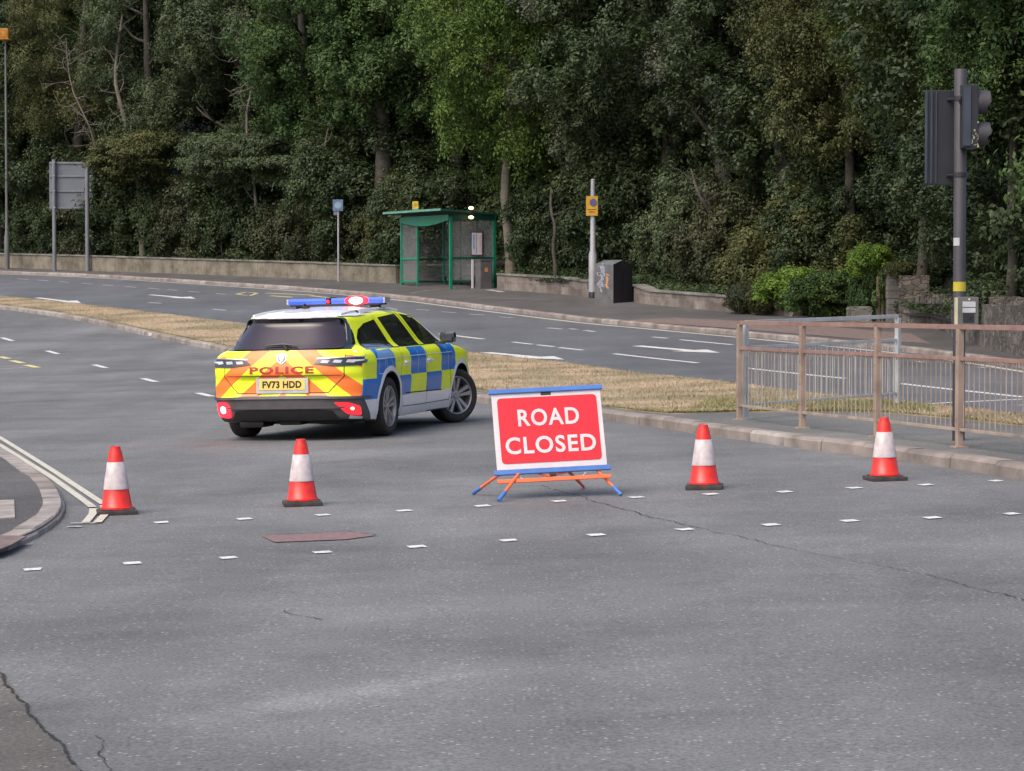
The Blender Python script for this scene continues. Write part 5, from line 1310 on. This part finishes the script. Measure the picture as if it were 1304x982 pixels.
def tree(name, px, back, crown, cm, sc, zc, trunk, label, cat='tree', group='trees behind the wall', bark=None, rz=None, tsc=None, dx=0):
    p = behind(px, back)
    if cat == 'shrub' and back < 2:
        p, rz = beside(px, back + .75); rz += 3.1416 * (int(px) % 2)
    e = empty(name, p); rnd = random.Random(int(px * 7 + back * 13)); a = rnd.uniform(0, 6.28) if rz is None else rz
    me = crown[0]
    o = bpy.data.objects.new('crown' if cat == 'tree' else 'foliage', me); COL.objects.link(o); o.parent = e; o.location = (dx, 0, zc); o.scale = sc if isinstance(sc, tuple) else (sc, sc, sc); o.rotation_euler = (0, 0, a); setmat(o, LF[cm])
    if trunk is not None and not (cat == 'tree' and False):
        t = bpy.data.objects.new('trunk' if cat == 'tree' else 'stem', TRUNKS[trunk]); COL.objects.link(t); t.parent = e; t.rotation_euler = (0, 0, a * 1.7); k = tsc or (zc / 6.5); t.scale = (k * (.55 if px > 1050 else 1), k * (.55 if px > 1050 else 1), k); setmat(t, bark or BK)
    tag(e, label, cat, group); return e
Cn = CROWNS; Sn = SHRUBS
T = [ # front row
 ('broadleaf_tree', 0, 4, 0, 'dark', 1.0, 8.0, 0, 'dark ivy-clad tree at the far left edge behind the lamp post'),
 ('broadleaf_tree', 95, 3.5, 4, 'olive', .92, 9.0, 1, 'sparse olive green tree rising behind the large grey road sign'),
 ('broadleaf_tree', 205, 5, 4, 'grey', 1.0, 8.5, 0, 'dull green thin-leaved tree right of the leaning bare trunk'),
 ('broadleaf_tree', 318, 6, 3, 'grey', 1.0, 8.8, 2, 'dull green tree full of dead branches left of the blue square sign'),
 ('broadleaf_tree', 405, 4, 0, 'mid', .95, 8.4, 1, 'mid green tree standing behind the slim pole with the blue sign'),
 ('broadleaf_tree', 490, 3.5, 1, 'mid', .90, 8.6, 2, 'mid green broad-leaved tree above the left end of the bus shelter'),
 ('broadleaf_tree', 575, 4.5, 1, 'bright', .90, 8.8, 0, 'bright green broad-leaved tree directly above the bus shelter'),
 ('ash_tree', 646, .9, 2, 'ash', (.95, .80, .95), 8.3, None, 'yellow-green drooping tree with a bare pale trunk right of the bus shelter'),
 ('evergreen_tree', 748, 5.5, 5, 'silver', .92, 8.0, 1, 'grey-green glossy evergreen tree above the pale stepped post'),
 ('evergreen_tree', 850, 6.5, 5, 'dark', 1.0, 7.4, 2, 'dark evergreen tree behind the roadside cabinet'),
 ('evergreen_tree', 925, 7, 5, 'silver', .80, 8.6, 0, 'silvery evergreen tree above the broken dark wall'),
 ('evergreen_tree', 1010, 6.5, 1, 'dark', .82, 6.4, 2, 'dark large-leaved tree left of the ivy mound'),
 ('broadleaf_tree', 1085, 4, 2, 'olive', .80, 8.2, 1, 'olive drooping tree above the ivy mound'),
 ('broadleaf_tree', 1175, 3.0, 2, 'ashdark', (.8, .8, .62), 7.9, 1, 'yellow-green hanging tree seen left of the signal head'),
 ('broadleaf_tree', 1290, 3.6, 2, 'mid', (.72, .72, .70), 6.9, 1, 'mid green tree hanging down at the right edge beyond the signal'),
 ('broadleaf_tree', 1380, 8, 4, 'mid', .85, 7.5, 0, 'green tree reaching in from outside the right edge'),
 ('broadleaf_tree', 1010, 5.5, 4, 'olive', .75, 9.6, 0, 'olive brown fine-leaved crown at the top between the silvery and drooping trees'),
 ('broadleaf_tree', 690, 7.5, 4, 'olive', .9, 10.2, 2, 'olive crown at the top of the picture behind the yellow-green tree'),
]
for nme, px, bk_, ci, cm, sc, zc, tr, lab in T: tree(nme, px, bk_, Cn[ci], cm, sc, zc, tr, lab, bark=BKP if nme == 'ash_tree' else None)
# second row, further up the bank
for i, (px, bk_, ci, cm, sc, zc, lab) in enumerate((
 (-70, 9, 0, 'dark', 1.1, 8, 'dark tree of the back row beyond the left edge lamp post'), (60, 11, 3, 'dark', 1.15, 9, 'tall dark back row tree above the large grey road sign'),
 (160, 12, 0, 'mid', 1.15, 8.5, 'green back row tree behind the leaning bare trunk'), (270, 12, 1, 'dark', 1.15, 8.5, 'dark back row tree left of the high tangle of dead branches'),
 (370, 12, 3, 'mid', 1.15, 9, 'green back row tree right of the high tangle of dead branches'), (460, 11, 0, 'dark', 1.15, 8.5, 'dark back row tree in the gap between blue sign and bus shelter'),
 (550, 12, 3, 'mid', 1.1, 9, 'green back row tree behind the bright tree over the bus shelter'), (640, 11, 1, 'dark', 1.15, 8, 'dark back row tree behind the yellow-green ash'),
 (740, 12, 0, 'mid', 1.1, 8.5, 'green back row tree behind the glossy evergreen at the stepped post'), (840, 11, 3, 'dark', 1.1, 8.5, 'dark back row tree behind the cabinet evergreen'),
 (930, 11, 1, 'dark', 1.1, 8, 'dark back row tree behind the silvery evergreen'), (1030, 11, 0, 'dark', 1.1, 8.0, 'dark back row tree left of the gate pillar'),
 (1120, 12, 1, 'dark', 1.1, 7, 'dark back row tree above the gate pillar'), (1200, 13, 3, 'dark', 1.1, 7.5, 'dark back row tree behind the signal head'),
 (1290, 12, 0, 'dark', 1.1, 7, 'dark back row tree in the hollow at the right edge'), (1400, 11, 3, 'dark', 1.1, 7.5, 'dark back row tree beyond the right edge'))):
    tree('broadleaf_tree', px, bk_, Cn[ci], cm, sc, zc, i % 3, lab, group='trees of the wood further back')
for px, bk_, ci, cm, zc, lab in ((1470, 6, 0, 'mid', 7.5, 'green tree well beyond the right edge of the wall'), (1530, 11, 3, 'dark', 8, 'dark tree further back beyond the right edge'), (-130, 5, 0, 'mid', 8, 'green tree beyond the left edge along the long wall'), (-220, 9, 1, 'dark', 8.5, 'dark tree further back beyond the left edge')):
    tree('broadleaf_tree', px, bk_, Cn[ci], cm, 1.05, zc, 0, lab)
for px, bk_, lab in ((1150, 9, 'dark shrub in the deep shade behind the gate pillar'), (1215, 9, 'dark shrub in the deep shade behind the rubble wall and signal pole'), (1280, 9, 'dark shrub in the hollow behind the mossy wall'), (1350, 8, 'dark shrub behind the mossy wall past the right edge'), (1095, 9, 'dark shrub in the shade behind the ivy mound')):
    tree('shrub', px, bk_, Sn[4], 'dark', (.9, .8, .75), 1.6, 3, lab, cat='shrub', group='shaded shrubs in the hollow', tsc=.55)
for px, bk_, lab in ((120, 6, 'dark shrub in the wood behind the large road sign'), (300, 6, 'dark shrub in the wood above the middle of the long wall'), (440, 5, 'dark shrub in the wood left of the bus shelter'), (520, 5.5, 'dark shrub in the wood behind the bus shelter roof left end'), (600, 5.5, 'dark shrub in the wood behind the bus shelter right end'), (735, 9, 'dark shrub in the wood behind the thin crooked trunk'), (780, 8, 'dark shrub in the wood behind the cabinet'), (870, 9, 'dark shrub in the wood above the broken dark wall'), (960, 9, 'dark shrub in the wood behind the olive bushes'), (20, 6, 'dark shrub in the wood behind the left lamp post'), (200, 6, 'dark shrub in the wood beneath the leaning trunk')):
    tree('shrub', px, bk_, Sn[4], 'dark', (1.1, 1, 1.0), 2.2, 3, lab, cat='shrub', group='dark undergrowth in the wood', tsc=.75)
# shrubs and ivy along the wall
S = [
 (10, .9, 0, 'dark', (1.15, 1, 1.1), 1.6, 'dark ivy hedge clump behind the lamp post at the left edge'),
 (75, 1.0, 1, 'brown', (1.1, 1, 1.05), 1.5, 'brownish ivy clump behind the posts of the large road sign'),
 (140, 1.0, 0, 'dark', (1.15, 1, 1.15), 1.7, 'dark ivy clump just right of the large road sign'),
 (205, .9, 0, 'brown', (1.1, 1, 1.2), 1.7, 'brown-green ivy clump above the middle of the long pale wall'),
 (265, 1.0, 0, 'dark', (1.15, 1, 1.2), 1.7, 'dark ivy clump between the road sign and the blue sign'),
 (330, .9, 1, 'brown', (1.15, 1, 1.15), 1.6, 'brownish ivy clump above the long wall left of the blue sign'),
 (395, 1.0, 0, 'brown', (1.05, 1, 1.1), 1.5, 'brown-green ivy clump right behind the blue sign pole'),
 (462, .8, 0, 'olive', (1.0, 1, 1.15), 1.6, 'olive ivy clump at the left end of the bus shelter'),
 (535, 1.0, 0, 'dark', (1.1, 1, 1.2), 1.6, 'dark leaves seen through the left half of the bus shelter'),
 (600, 1.4, 0, 'dark', (1.1, 1, 1.2), 1.6, 'dark leaves seen through the right half of the bus shelter'),
 (694, 3.0, 0, 'dark', (.75, .75, 1.0), 1.4, 'dark glossy shrub between the pale trunk and the thin ivy trunk'),
 (725, 1.6, 0, 'dark', (.95, 1, 1.0), 1.3, 'dark shrub left of the pale stepped post behind the stained wall'),
 (790, 1.0, 0, 'grey', (1.0, 1, 1.2), 1.6, 'dull green shrub behind the cabinet'),
 (850, .8, 0, 'brown', (1.0, 1, 1.15), 1.4, 'brown-green ivy bush hanging over the broken wall right of the cabinet'),
 (910, .9, 1, 'olive', (.95, 1, 1.05), 1.2, 'olive bush above the right end of the broken wall'),
 (965, 1.3, 1, 'olive', (.95, 1, 1.0), 1.2, 'olive leafy bush between the broken wall and the bright low bush'),
 (1040, 3.2, 0, 'dark', (.8, .8, .9), 1.3, 'dark bush behind the ivy mound'),
 (200, 2.2, 2, 'olive', (1.1, 1, 1.1), 4.2, 'olive layered shrub spreading above the ivy right of the road sign'),
 (285, 2.0, 2, 'grey', (1.15, 1, 1.2), 4.1, 'dull green layered shrub spreading above the ivy in the middle left'),
 (375, 2.2, 2, 'grey', (1.1, 1, 1.1), 4.0, 'dull green layered shrub spreading above the blue sign'),
 (60, 2.4, 1, 'dark', (1.1, 1, 1.1), 3.9, 'dark shrub above the large road sign'),
]
for px, bk_, si, cm, sc, zc, lab in S: tree('shrub', px, bk_, Sn[si], cm, sc, zc, 3, lab, cat='shrub', group='shrubs along the wall', tsc=.55)
# low bright plants at the foot of the wall by the gate
def plant(name, loc, si, cm, sc, zc, lab, cat='bush', rz=0):
    e = empty(name, loc); o = bpy.data.objects.new('foliage', Sn[si][0]); COL.objects.link(o); o.parent = e; o.location = (0, 0, zc); o.scale = sc; o.rotation_euler = (0, 0, rz); setmat(o, LF[cm])
    t = bpy.data.objects.new('stem', TRUNKS[3]); COL.objects.link(t); t.parent = e; k = zc / 3.2; t.scale = (k, k, k); tag(e, lab, cat); return e
q = lambda px, py, back: G(px, py, .1) + Vector((0, back, 0))
plant('ivy_mound', q(1106, 408, .1), 3, 'lime', (.74, .6, .66), 1.36, 'bright green leafy crest of the ivy mound beside the gate pillar', rz=1)
plant('ivy_mound', q(1104, 408, .05), 3, 'mid', (.70, .45, 1.0), .72, 'darker leafy body of the ivy mound beneath its bright crest', rz=2)
plant('low_bush', q(1050, 405, .35), 3, 'mid', (1.0, .75, .85), .52, 'mid green low bush spilling onto the pavement left of the ivy mound', rz=.5)
plant('low_bush', q(1010, 404, .5), 3, 'lime', (.80, .65, .70), .72, 'lime green ferny bush sprouting above the low bush')
plant('low_bush', q(985, 402, .4), 3, 'olive', (.70, .75, .60), .40, 'olive green low bush at the right end of the broken wall', rz=2.2)
plant('low_bush', q(948, 400, .3), 3, 'brown', (.60, .6, .55), .38, 'brownish trailing plant over the end of the broken wall', rz=1.2)
plant('low_bush', q(1152, 412, .9), 3, 'olive', (.45, .5, .30), 1.25, 'small dry plants growing on top of the old wall stub', rz=1.2)
# a pale bare trunk, the thin ivy trunk and the dead limbs
def bare(name, base, pts, rads, m, lab, cat='tree trunk', twigs=0, seed=1, parent=None):
    e = None; bm = bmesh.new(); rnd = random.Random(seed)
    P = [at(x, y, base.y + dy) - base for x, y, dy in pts]; tube(bm, smooth_line(P, 1), [rads[0] + (rads[1] - rads[0]) * k / (2 * len(P) - 2 - 1 + 1) for k in range(len(smooth_line(P, 1)))], 10)
    for k in range(twigs):
        i = rnd.randint(0, len(P) - 2); p = P[i].lerp(P[i + 1], rnd.random()); L = rnd.uniform(.5, 1.5); d = Vector((rnd.uniform(-1, 1), rnd.uniform(-.6, .1), rnd.uniform(-.1, .9))).normalized(); ps = [p]
        for j in range(5): d = (d + Vector((rnd.uniform(-.45, .45), rnd.uniform(-.3, .3), rnd.uniform(-.4, .4)))).normalized(); ps.append(ps[-1] + d * L / 5)
        tube(bm, ps, [rads[1] * .7 * (1 - .85 * j / 5) + .004 for j in range(6)], 5)
        for s in range(2):
            j = rnd.randint(1, 4); d2 = Vector((rnd.uniform(-1, 1), rnd.uniform(-.5, .2), rnd.uniform(-.5, .9))).normalized(); tube(bm, [ps[j], ps[j] + d2 * L * .3, ps[j] + (d2 + Vector((rnd.uniform(-.5, .5), 0, rnd.uniform(-.5, .5)))) * L * .5], [.012, .008, .003], 4)
    o = from_bm(name, bm, m, parent, True, 60)
    if parent is None: o.location = base; tag(o, lab, cat)
    return o
ash = [x for x in bpy.data.objects if x.name.startswith('ash_tree')][0]
b0 = ash.location.copy(); tr_ = bare('trunk', b0, [(651, 352, 0), (650, 320, 0), (646, 280, 0), (642, 240, .1), (650, 170, .2), (655, 60, .3), (660, -40, .3)], (.21, .10), BKP, '', parent=ash)
b0 = behind(706, 1.0); bare('thin_trunk', b0, [(706, 368, 0), (708, 340, 0), (704, 315, 0), (708, 290, 0), (701, 268, .1), (702, 240, .9)], (.085, .04), BK, 'thin crooked trunk behind the stained wall left of the pale stepped post', twigs=3, seed=3)
b0 = behind(178, 2.0); bare('leaning_trunk', b0, [(182, 330, .6), (178, 240, .5), (172, 196, 0), (163, 165, -.2), (152, 128, -.3), (146, 100, -.3), (150, 60, -.2), (156, 20, 0)], (.14, .05), BKP, 'bare pale trunk leaning left above the middle left shrubs', twigs=16, seed=5)
b0 = behind(120, 1.2); bare('dead_branches', b0 , [(134, 300, .8), (128, 220, .4), (118, 170, 0), (104, 140, -.2), (90, 110, -.2), (84, 60, 0)], (.06, .02), TWIG, 'fine bare dead branches above the large grey road sign', cat='dead branches', twigs=22, seed=6)
b0 = behind(318, 1.4); bare('dead_branches', b0, [(330, 300, .9), (322, 220, .6), (312, 150, 0), (322, 110, -.1), (310, 70, -.2), (322, 30, -.2)], (.07, .03), TWIG, 'tangle of grey dead branches high in the trees left of the blue sign', cat='dead branches', twigs=26, seed=7)
b0 = behind(410, 1.4); bare('dead_branches', b0, [(415, 300, .9), (412, 200, .4), (418, 160, -.3), (436, 112, -.5)], (.05, .015), TWIG, 'slim bare forked branch above the blue square sign', cat='dead branches', twigs=9, seed=8)
b0 = behind(905, 1.6); bare('leaning_trunk', b0, [(925, 330, 1.2), (915, 290, .4), (900, 262, 0), (888, 245, 0), (880, 215, .8)], (.11, .03), BK, 'dark trunk leaning left in the shade above the broken wall', twigs=4, seed=9)

# ivy and leaf litter covering the bank just behind the walls
r = np.random.default_rng(77); V = []; Fc = []
for k in range(46000):
    px = r.uniform(-30, 1330); b = .35 + 5.5 * r.random() ** 1.6; p = behind(px, b); h = r.uniform(0, .16) * (1 + .8 * math.sin(p.x * 2.1) * math.cos(p.y * 1.7)); s = r.uniform(.05, .11)
    n = Vector((r.normal(0, .5), r.normal(-.25, .5), 1)).normalized(); t = n.cross(Vector((r.normal(), r.normal(), .1))).normalized(); u = n.cross(t); q0 = p + Vector((0, 0, .10 + h)); i = len(V)
    V += [q0 - t * s * .5, q0 + u * s * .32, q0 + t * s * .55, q0 - u * s * .32]; Fc.append((i, i + 1, i + 2, i + 3))
me = bpy.data.meshes.new('ground_ivy'); me.from_pydata([tuple(v) for v in V], [], Fc)
tag(link_mesh('ground_ivy', me, LF['dark']), 'dark ivy and leaf litter covering the ground behind the low walls', 'ivy', kind='stuff')
